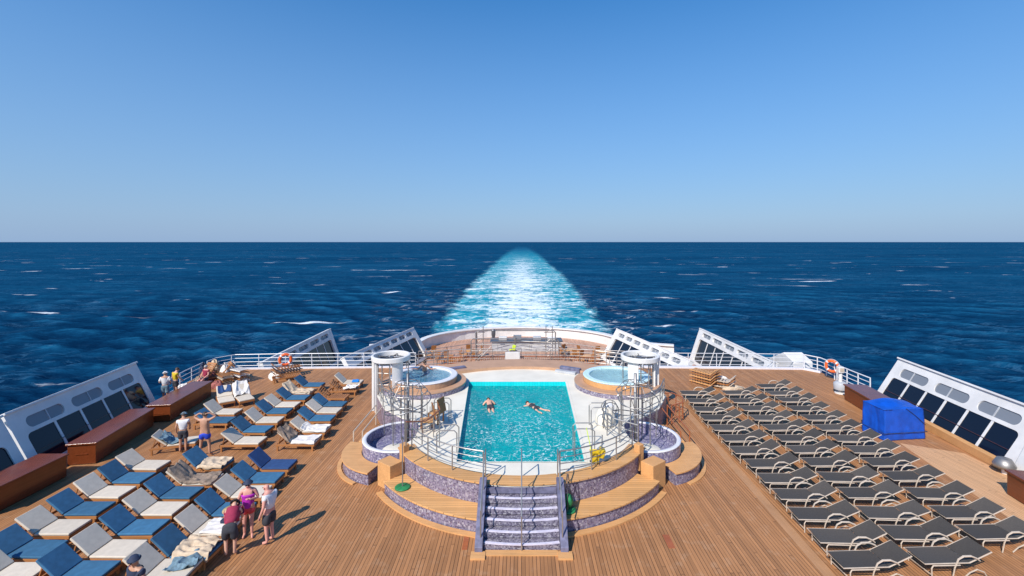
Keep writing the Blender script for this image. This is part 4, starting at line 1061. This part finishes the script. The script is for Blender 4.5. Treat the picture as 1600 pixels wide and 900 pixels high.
for lst, where in ((c1, 'the column nearest the pool'), (c2, 'the middle column'), (c3, 'the outer column')):
    for i, (px, py) in enumerate(lst):
        p = at(px, py, .415); loc = (p.x+random.uniform(-.03, .03), p.y-.33, 0)
        q = 'nearest the camera' if i == 0 else 'farthest' if i == len(lst)-1 else ord_[i]+' from the camera'
        lab = f'grey sling lounger, {q} in {where}'
        rz = random.uniform(-.05, .05)
        if first: sp.location = loc; sp.rotation_euler = (0, 0, rz); sp['label'] = lab; first = False
        else: tilt(dup(sp, loc, rz, lab), ('back_sling', 'back_frame'), R(random.uniform(-5, 3)))

# ------------------------------------------------------------------ aft clutter
# stacks of folded chairs
def chair_stack(px, py, n, m, label, rz):
    p = at(px, py, 0); t = empty('chair_stack', p, label, 'stacked chairs', None, rz)
    for i in range(n):
        o = MB(); z = .12+i*.17
        for y in (-.3, .3): o.box((0, y, z), (1.5, .05, .05))
        for k in range(8): o.box((-.65+k*.18, 0, z+.035), (.10, .6, .02))
        o.beam((-.7, -.28, z), (-1.05, -.28, z+.35), .05, .04); o.beam((-.7, .28, z), (-1.05, .28, z+.35), .05, .04)
        for k in range(4): o.beam((-.74-k*.09, -.28, z+.05+k*.09), (-.74-k*.09, .28, z+.05+k*.09), .07, .02)
        o.build('chair_frame', M['lounger_wood'] if i % 2 else m, t)
    for x in (-.6, .6):
        for y in (-.3, .3): MB().box((x, y, .06), (.06, .06, .12)).build('leg', M['lounger_wood'], t)
    return t
chair_stack(372, 596, 5, M['towel_white'], 'tall stack of pale folded loungers at the left aft corner', -.5)
chair_stack(350, 600, 4, M['tan_frame'], 'lower stack of sand coloured chairs at the left aft corner', -.7)
chair_stack(452, 588, 4, M['dark_steel'], 'dark stack of folded loungers below the lifebuoy', .7)
chair_stack(1098, 600, 5, M['trim_wood'], 'stack of pale teak chairs at the far end of the right deck', 2.2)
chair_stack(1120, 604, 3, M['tan_frame'], 'lower stack of sand chairs beside the pale teak stack', 2.5)
def heap(px, py, m, label, sx, sy, sz, seed):
    p = at(px, py, 0); rs = np.random.RandomState(seed); mb = MB(); n, mm = 20, 10
    for i in range(mm+1):
        th = PI/2*i/mm
        for k in range(n):
            a = 2*PI*k/n; rr = 1+.22*math.sin(3*a+seed)+.16*math.sin(7*a+th*5+seed)
            mb.v.append((sx*math.sin(th)*math.cos(a)*rr, sy*math.sin(th)*math.sin(a)*rr, sz*math.cos(th)*(1+.18*math.sin(5*a+th*6))+.01))
    for i in range(mm):
        for k in range(n):
            l = (k+1) % n; mb.f.append((i*n+k, (i+1)*n+k, (i+1)*n+l, i*n+l))
    o = mb.build('towel_heap', m, None, smooth=True); o.location = p
    return tag(o, label, 'towels')
heap(328, 598, M['towel_red'], 'heap of rose coloured towels by the left aft rail', .55, .5, .8, 1)
heap(312, 603, M['towel_brown'], 'heap of brown cloths left of the rose towels', .45, .4, .55, 2)
heap(340, 606, M['towel_red'], 'low red and rose bundle in front of the stacked chairs', .4, .35, .4, 3)
heap(292, 606, M['towel_white'], 'small white towel bundle beside the left railing', .5, .35, .25, 5)
heap(432, 592, M['towel_white'], 'white and red bundle on the deck left of the lifebuoy', .5, .35, .45, 6)
heap(1128, 602, M['towel_white'], 'white cloth bundle behind the first row of grey loungers', .5, .3, .5, 7)
heap(1142, 608, M['towel'], 'beige cloth lying behind the middle grey loungers', .6, .3, .25, 8)
# lifebuoys
for px, py, lab in ((450, 586, 'orange lifebuoy standing on the stacked loungers at the left aft rail'), (1300, 594, 'orange lifebuoy hung on the right corner railing')):
    p = at(px, py, 0)
    t = empty('lifebuoy', (p.x, p.y, .55) if px > 800 else (p.x, p.y-.35, .78), lab, 'lifebuoy', 'orange lifebuoys', .5 if px < 800 else -.9)
    ring = [(.34*math.cos(2*PI*k/24), 0, .36+.34*math.sin(2*PI*k/24)) for k in range(24)]
    MB().tube(ring, .085, 8, closed=True).build('ring', M['orange'], t, smooth=True)
    for k in range(4):
        a = PI/4+k*PI/2; MB().tube([(.34*math.cos(a+d), 0, .36+.34*math.sin(a+d)) for d in (-.12, 0, .12)], .09, 8).build('band', M['cloth_white'], t)
    MB().tube([(.45*math.cos(2*PI*k/24), 0.02, .36+.45*math.sin(2*PI*k/24)) for k in range(24)], .012, 5, closed=True).build('rope', M['cloth_white'], t)
# chairs and cover on the white floor, folded loungers leaning at the left aft corner
for x, y, rz in ((-3.95, 19.3, 1.9), (-3.75, 20.2, 1.2)): dup(tc, (x, y, PZ), rz, 'teak chair standing on the white floor behind the red brown handrail', 'teak chairs by the left foot bath')
pp = at(946, 662, PZ); t = empty('dome_cover', pp, 'cream dome shaped cover on the white floor by the right shower mast', 'cover')
MB().lathe((0, 0, 0), [(.42, 0), (.45, .06), (.42, .40), (.30, .62), (.1, .72), (0, .73)], 24).build('dome', M['white_floor'], t, smooth=True)
MB().tube([(.46*math.cos(2*PI*k/20), .46*math.sin(2*PI*k/20), .07) for k in range(20)], .02, 5, closed=True).build('hem', M['grey'], t)
t = empty('hose_reel', (3.95, 20.6, PZ), 'steel wire hose reel beside the cream dome cover', 'hose reel')
for y in (-.18, .18): MB().tube([(.36*math.cos(2*PI*k/18), y, .42+.36*math.sin(2*PI*k/18)) for k in range(18)], .018, 5, closed=True).build('wheel', M['dark_steel'], t)
for k in range(5): MB().tube([(.2*math.cos(2*PI*j/16), -.14+k*.07, .42+.2*math.sin(2*PI*j/16)) for j in range(16)], .03, 5, closed=True).build('hose', M['cloth_white'], t)
for k in range(6): MB().tube([(0, -.2, .42), (.36*math.cos(k*PI/3), -.18, .42+.36*math.sin(k*PI/3))], .01, 4).build('wheel_spoke', M['dark_steel'], t)
MB().beam((0, -.2, .42), (0, .2, .42), .05, .05).build('axle', M['dark_steel'], t)
for sx in (-.3, .3): MB().tube([(sx, 0, .01), (0, -.2, .42)], .015, 5).build('foot', M['dark_steel'], t)
for px, py, rot, lab in ((322, 600, (0, R(-52), R(70)), 'bare teak lounger tipped on end among the rose towels'), (346, 597, (0, R(-45), R(40)), 'bare teak lounger tipped on end against the aft corner rail')):
    o = dup(protos['bare'], at(px, py, 0)+Vector((0, 0, .25)), 0, lab); o.rotation_euler = rot; o['group'] = 'tipped bare loungers'
heap(352, 597, M['towel_white'], 'white bundle tucked between the chair stacks', .35, .3, 1.0, 11)
heap(318, 592, M['cloth_navy'], 'small navy bundle behind the rose towels', .3, .3, .95, 12)
heap(335, 590, M['towel'], 'beige bundle behind the rose towels at the rail', .4, .3, 1.05, 13)
# curved brown rail outside the right tower, plinth and paler walkway by the right screen, dark hatches
railing('loop_railing', [(7.3, 24.4, 0), (8.0, 24.6, 0), (8.35, 23.9, 0), (8.1, 23.1, 0), (7.4, 22.7, 0)], .95, 3, M['red_wood'], 'looped brown railing on the deck outside the right white tower', None, .5)
q = MB(); q.beam((18.95, 18.0, .18), (20.1, 26.4, .18), .28, .35)
tag(q.build('wooden_plinth', M['trim_wood'], bevel=.015), 'long pale wooden plinth under the right window screen', 'plinth')
q = MB(); q.add([(15.6, 13.5, .004), (18.6, 13.5, .004), (18.85, 19.6, .004), (16.9, 20.6, .004)], [(0, 1, 2, 3)])
tag(q.build('side_walkway', M['walkway'], fix=False), kind='structure')
for px, py, sx_h, sy_h, lab in ((1045, 846, .20, .62, 'dark brown deck hatch on the open planks right of the stairs'), (728, 846, .16, .75, 'dark brown deck hatch on the planks left of the stairs')):
    pp = at(px, py); o = MB().box((0, 0, .004), (sx_h, sy_h, .008)).build('deck_hatch', M['red_wood']); o.location = pp; tag(o, lab, 'hatch')
# slatted brown balustrade behind the pool
t = empty('balustrade', (0, 34.02, 0), 'low curved brown slatted balustrade below the steel stern railing', 'balustrade')
for k in range(2):
    MB().tube([(x, -abs(x)**2*.012, .12+.42*k) for x in np.linspace(-5.6, 5.6, 15)], .035, 6).build('rail', M['red_wood'], t)
q = MB()
for x in np.linspace(-5.5, 5.5, 75): q.box((x, -abs(x)**2*.012, .32), (.05, .03, .42))
q.build('slats', M['lounger_wood'], t)
# searchlight on the right box
t = empty('searchlight', (18.95, 27.4, 0), 'white searchlight pedestal beyond the right mahogany box', 'searchlight')
MB().lathe((0, 0, 0), [(0, 0), (.3, 0), (.3, .06), (.12, .1), (.10, 1.2), (0, 1.2)], 16).build('pedestal', M['white'], t)
MB().lathe((0, 0, .25), [(.34, 0), (.36, .35), (.25, .45), (0, .45)], 16).build('drum', M['grey'], t, smooth=True)
MB().box((0, 0, 1.4), (.34, .3, .36)).build('lamp_head', M['white'], t, bevel=.05)
MB().box((0, -.155, 1.42), (.22, .02, .22)).build('lens', M['tan_frame'], t)
t = empty('round_lamp', (18.75, 17.9, .25), 'round chrome lamp at the near end of the right window screen', 'lamp')
MB().lathe((0, 0, 0), [(0, 0), (.32, 0), (.35, .1), (.22, .34), (0, .38)], 20).build('dome', M['steel'], t, smooth=True)
MB().tube([(0, 0, -.25), (0, 0, .02)], .08, 8).build('foot', M['white'], t)

# ------------------------------------------------------------------ people
def skin_mesh(verts, edges, radii, root=0, sub=2):
    me = bpy.data.meshes.new('body'); me.from_pydata(verts, edges, []); o = bpy.data.objects.new('body', me); col.objects.link(o)
    md = o.modifiers.new('skin', 'SKIN'); md.use_smooth_shade = True
    if not me.skin_vertices:
        bpy.context.view_layer.objects.active = o
    sv_ = me.skin_vertices[0].data if me.skin_vertices else None
    if sv_ is None:
        bm = bmesh.new(); bm.from_mesh(me); bm.verts.layers.skin.verify(); bm.to_mesh(me); bm.free(); sv_ = me.skin_vertices[0].data
    for i, r in enumerate(radii):
        sv_[i].radius = r if isinstance(r, tuple) else (r, r); sv_[i].use_root = (i == root)
    sb = o.modifiers.new('sub', 'SUBSURF'); sb.levels = sub; sb.render_levels = sub
    dg = bpy.context.evaluated_depsgraph_get(); out = bpy.data.meshes.new_from_object(o.evaluated_get(dg))
    bpy.data.objects.remove(o); bpy.data.meshes.remove(me); out.materials.clear(); return out

def person(loc, rz, label, pose, skin='skin', top=None, bottom=None, hair='hair_brown', hat=None, scale=1.0, tilt=None, dress=False, glasses=False, bottom_len=.6, sleeve=.45, girth=1.0):
    J = dict(pelvis=(0, 0, .93), waist=(0, .01, 1.09), chest=(0, 0, 1.27), nb=(0, -.01, 1.43), neck=(0, .005, 1.50), head=(0, .03, 1.60), ht=(0, .02, 1.68))
    for s, k in ((-1, 'L'), (1, 'R')):
        J.update({'sh'+k: (s*.175, -.01, 1.40), 'el'+k: (s*.25, -.03, 1.13), 'wr'+k: (s*.26, .07, .90), 'pa'+k: (s*.255, .10, .83),
                  'hip'+k: (s*.09, 0, .86), 'kn'+k: (s*.10, .02, .49), 'an'+k: (s*.105, -.02, .09), 'to'+k: (s*.125, .13, .035)})
    J.update({k: v for k, v in pose.items() if k != 'face'})
    g = girth
    rad = dict(pelvis=(.145*g, .115*g), waist=(.13*g, .10*g), chest=(.155*g, .115*g), nb=(.11, .08), neck=.055, head=(.082, .098), ht=(.06, .075),
               sh=.062, el=.043, wr=.030, pa=(.040, .018), hip=.088*g, kn=.058, an=.038, to=(.042, .026))
    names = list(J); ix = {n: i for i, n in enumerate(names)}
    E = [('pelvis', 'waist'), ('waist', 'chest'), ('chest', 'nb'), ('nb', 'neck'), ('neck', 'head'), ('head', 'ht')]
    for k in 'LR':
        E += [('nb', 'sh'+k), ('sh'+k, 'el'+k), ('el'+k, 'wr'+k), ('wr'+k, 'pa'+k), ('pelvis', 'hip'+k), ('hip'+k, 'kn'+k), ('kn'+k, 'an'+k), ('an'+k, 'to'+k)]
    rr = lambda n: rad.get(n) or rad[n[:-1]]
    body = skin_mesh([J[n] for n in names], [(ix[a], ix[b]) for a, b in E], [rr(n) for n in names], ix['pelvis'])
    V = {n: Vector(J[n]) for n in J}
    bm = bmesh.new(); bm.from_mesh(body)
    ex = MB()
    for k, s in (('L', -1), ('R', 1)):                       # fingers and thumbs rooted in the palm
        d = (V['pa'+k]-V['wr'+k]).normalized(); sd = d.cross(Vector((0, 0, 1)));
        if sd.length < .2: sd = Vector((0, 1, 0))
        sd.normalize(); nn = d.cross(sd)
        for f, ln in ((-1.5, .068), (-.5, .08), (.5, .085), (1.5, .075)):
            b0 = V['pa'+k]+sd*f*.018-d*.01
            ex.tube([b0, b0+d*ln*.5+nn*.004, b0+d*ln*.8+nn*.018, b0+d*ln*.95+nn*.034], [.0095, .009, .008, .006], 6)
        b0 = V['wr'+k]+d*.035; ex.tube([b0, b0+sd*.04+d*.015, b0+sd*.05+d*.05], [.012, .011, .008], 6)
    hd = V['head']; hv = (V['ht']-V['neck']).normalized()
    fw = Vector((0, 1, 0)) if 'face' not in pose else Vector(pose['face']); fw = (fw-hv*fw.dot(hv)).normalized(); sx = fw.cross(hv)
    ex.tube([hd+fw*.085+hv*.03, hd+fw*.112-hv*.005, hd+fw*.09-hv*.012], [.010, .016, .012], 6)          # nose
    for s in (-1, 1): ex.sphere(hd+sx*s*.083+hv*.005, (.012, .022, .032), 8, 6)                          # ears
    n0 = len(ex.v)
    bmv = [bm.verts.new(v) for v in ex.v]
    for f in ex.f:
        try: bm.faces.new([bmv[i] for i in f])
        except ValueError: pass
    bmesh.ops.recalc_face_normals(bm, faces=bm.faces); bm.to_mesh(body); bm.free()
    t = empty('person', loc, label, 'person', None, rz)
    if tilt is not None: t.rotation_euler = tilt
    t.scale = (scale,)*3
    link_mesh('body', body, M[skin], t, smooth=True)
    ey = MB()
    for s in (-1, 1): ey.sphere(hd+fw*.090+sx*s*.032+hv*.022, (.013, .013, .010), 8, 6)
    ey.build('eyes', M['rubber'], t, smooth=True)
    mo = MB(); mo.tube([hd+fw*.092-sx*.025-hv*.045, hd+fw*.099-hv*.047, hd+fw*.092+sx*.025-hv*.045], .006, 5); mo.build('mouth', M['maroon'], t)
    basis = Matrix((sx, fw, hv)).transposed()
    if hair:
        MB().sphere(hd-fw*.018+hv*.035, (.096, .112, .105), 16, 8, basis, half=True).build('hair', M[hair], t, smooth=True)
    if glasses:
        gl = MB()
        for s in (-1, 1): gl.sphere(hd+fw*.102+sx*s*.035+hv*.022, (.028, .010, .020), 8, 6, basis)
        gl.tube([hd+fw*.105-sx*.03+hv*.025, hd+fw*.105+sx*.03+hv*.025], .004, 5); gl.build('sunglasses', M['rubber'], t, smooth=True)
    if hat:
        c = hd+hv*.075; h = MB()
        h.lathe((0, 0, 0), [(0, .075), (.075, .06), (.105, .0), (.135, -.018), (.138, -.012), (.105, .01)], 20)
        h.v = [tuple(basis @ Vector(v)+c) for v in h.v]; h.build('hat', M[hat], t, smooth=True)
    def garment(name, m, ns, es, grow, frac={}):
        vs = []; rs = []; ids = {}
        for n in ns:
            a = V[n]
            if n in frac: o_, f = frac[n]; a = V[o_].lerp(V[n], f)
            r = rr(n) if n not in frac else rr(frac[n][0])
            r = r if isinstance(r, tuple) else (r, r)
            ids[n] = len(vs); vs.append(a); rs.append((r[0]+grow, r[1]+grow))
        me = skin_mesh(vs, [(ids[a], ids[b]) for a, b in es], rs, 0); link_mesh(name, me, M[m], t, smooth=True)
    if top:
        if dress:
            garment('swimsuit', top, ['waist', 'pelvis', 'chest', 'nb', 'hipL', 'hipR'], [('waist', 'pelvis'), ('waist', 'chest'), ('chest', 'nb'), ('pelvis', 'hipL'), ('pelvis', 'hipR')], .036, {'nb': ('chest', .35)})
        else:
            garment('shirt', top, ['chest', 'waist', 'pelvis', 'nb', 'shL', 'elL', 'shR', 'elR'], [('chest', 'waist'), ('waist', 'pelvis'), ('chest', 'nb'), ('nb', 'shL'), ('shL', 'elL'), ('nb', 'shR'), ('shR', 'elR')], .02,
                    {'elL': ('shL', sleeve), 'elR': ('shR', sleeve), 'pelvis': ('waist', .75)})
    if bottom:
        garment('shorts', bottom, ['pelvis', 'waist', 'hipL', 'knL', 'hipR', 'knR'], [('pelvis', 'waist'), ('pelvis', 'hipL'), ('hipL', 'knL'), ('pelvis', 'hipR'), ('hipR', 'knR')], .026,
                {'waist': ('pelvis', .55), 'knL': ('hipL', bottom_len), 'knR': ('hipR', bottom_len)})
    return t
P_bend = dict(pelvis=(0, -.12, .90), waist=(0, .03, .99), chest=(0, .19, 1.10), nb=(0, .33, 1.17), neck=(0, .39, 1.20), head=(0, .49, 1.22), ht=(0, .57, 1.22), face=(0, .5, -1),
              shL=(-.175, .31, 1.14), shR=(.175, .31, 1.14), elL=(-.22, .42, .88), elR=(.22, .42, .88), wrL=(-.15, .58, .72), wrR=(.15, .58, .72), paL=(-.14, .62, .66), paR=(.14, .62, .66),
              hipL=(-.09, -.10, .84), hipR=(.09, -.10, .84), knL=(-.12, .04, .48), knR=(.12, -.02, .48))
P_up = dict(shL=(-.185, -.01, 1.42), shR=(.185, -.01, 1.42), elL=(-.40, .03, 1.55), elR=(.40, .03, 1.55), wrL=(-.19, -.02, 1.70), wrR=(.19, -.02, 1.70), paL=(-.11, -.06, 1.70), paR=(.11, -.06, 1.70),
            knL=(-.15, .02, .49), anL=(-.19, -.02, .09), toL=(-.24, .12, .035), knR=(.15, .02, .49), anR=(.19, -.02, .09), toR=(.24, .12, .035))
P_chest = dict(elL=(-.27, -.02, 1.14), wrL=(-.10, .20, 1.22), paL=(-.04, .22, 1.25), elR=(.27, -.02, 1.14), wrR=(.20, .18, 1.02), paR=(.17, .23, .98), knL=(-.10, .06, .5), anL=(-.11, .06, .09), toL=(-.14, .21, .035))
P_reach = dict(chest=(0, .03, 1.27), nb=(0, .05, 1.43), neck=(0, .07, 1.50), head=(0, .11, 1.58), ht=(0, .12, 1.66), elR=(.23, .10, 1.14), wrR=(.18, .26, .98), paR=(.16, .31, .93))
P_swim = dict(elL=(-.42, .05, 1.50), wrL=(-.62, .10, 1.62), paL=(-.68, .11, 1.66), elR=(.42, .05, 1.50), wrR=(.62, .10, 1.66), paR=(.68, .11, 1.70), knL=(-.17, .05, .5), anL=(-.25, -.05, .12), toL=(-.26, -.03, .02), knR=(.17, .02, .5), anR=(.25, -.05, .12), toR=(.26, -.03, .02), head=(0, -.02, 1.61), ht=(0, -.05, 1.69))
P_float = dict(elL=(-.32, .1, 1.30), wrL=(-.20, .22, 1.55), paL=(-.17, .22, 1.62), elR=(.32, .1, 1.30), wrR=(.20, .22, 1.55), paR=(.17, .22, 1.62))
P_sit = dict(hipL=(-.09, .05, .88), hipR=(.09, .05, .88), knL=(-.13, .45, .88), knR=(.13, .45, .88), anL=(-.13, .48, .46), anR=(.13, .48, .46), toL=(-.14, .62, .42), toR=(.14, .62, .42), elL=(-.38, -.02, 1.22), elR=(.38, -.02, 1.22), wrL=(-.58, .06, 1.28), wrR=(.58, .06, 1.28), paL=(-.64, .1, 1.29), paR=(.64, .1, 1.29))
person(at(388, 838), PI+.35, 'person in magenta swimsuit and sunglasses facing the camera', P_chest, 'skin_pink', 'magenta', 'coral', 'hair_grey', 'cloth_navy', 1.0, dress=True, glasses=True, bottom_len=.5, girth=1.18)
person(at(421, 848), R(75), 'bald person in white shirt and dark shorts beside the magenta swimsuit', P_reach, 'skin_pink', 'cloth_white', 'cloth_dark', None, None, 1.04, bottom_len=.85, girth=1.12)
person(at(360, 869), R(20), 'person in maroon shirt and patterned cap bending over a lounger', P_bend, 'skin', 'maroon', 'cloth_dark', 'hair_brown', 'cloth_navy', 1.0, bottom_len=.95, girth=1.1)
person(at(320, 712), R(8), 'shirtless person in royal blue shorts with hands behind the head', P_up, 'skin_tan', None, 'cloth_blue', 'hair_brown', None, 1.06, bottom_len=.62, girth=1.22)
person(at(286, 707), R(20), 'person in white tee and dark shorts standing by the cream pad', P_reach, 'skin_tan', 'cloth_white', 'cloth_dark', 'hair_brown', 'towel_teal', .98, bottom_len=.7)
pn = at(212, 876, 1.60)
person((pn.x, pn.y, 0), PI-.3, 'person in navy shirt and grey cap at the bottom edge of the photo', {}, 'skin_tan', 'cloth_navy', 'cloth_dark', 'hair_grey', 'cloth_navy', 1.0, glasses=True)
person(at(258, 629), R(20), 'person in white shirt and pale trousers at the end of the left window screen', P_chest, 'skin_tan', 'cloth_white', 'towel_teal', 'hair_brown', 'cloth_white', 1.0, bottom_len=.98, sleeve=.8)
person(at(274, 620), R(-25), 'person in yellow top and black shorts leaning at the left railing', P_reach, 'skin', 'yellow', 'cloth_dark', 'hair_brown', None, .98, bottom_len=.7)
pp = at(322, 603); person((pp.x, pp.y, -.42), R(165), 'person in rose top sitting among the towels at the left aft corner', dict(P_sit, elL=(-.24, .05, 1.15), elR=(.24, .05, 1.15), wrL=(-.15, .26, 1.0), wrR=(.15, .26, 1.0), paL=(-.12, .32, .97), paR=(.12, .32, .97)), 'skin_pink', 'maroon', 'cloth_navy', 'hair_grey', None, 1.0, bottom_len=.6)
# swimmers
wz = PZ-.22
pa = at(766, 634, wz)
person((pa.x+.2, pa.y-1.2, wz-.10), 0, 'swimmer on the back with raised arms in the left of the pool', P_float, 'skin', None, 'cloth_dark', 'hair_brown', None, .95, tilt=(R(-78), 0, R(12)))
pa = at(838, 634, wz)
person((pa.x+.45, pa.y-1.0, wz+.0), 0, 'swimmer doing breaststroke with dark hair in the right of the pool', P_swim, 'skin', 'cloth_dark', 'cloth_dark', 'hair_brown', None, .95, tilt=(R(-90), 0, R(35)), dress=True)
tc_ = tub_at[-1]
person((tc_.x-.2, tc_.y+1.05, tc_.z-1.13), PI, 'bather with dark hair sitting in the left hot tub', P_sit, 'skin_tan', None, 'cloth_navy', 'hair_brown', None, 1.0)
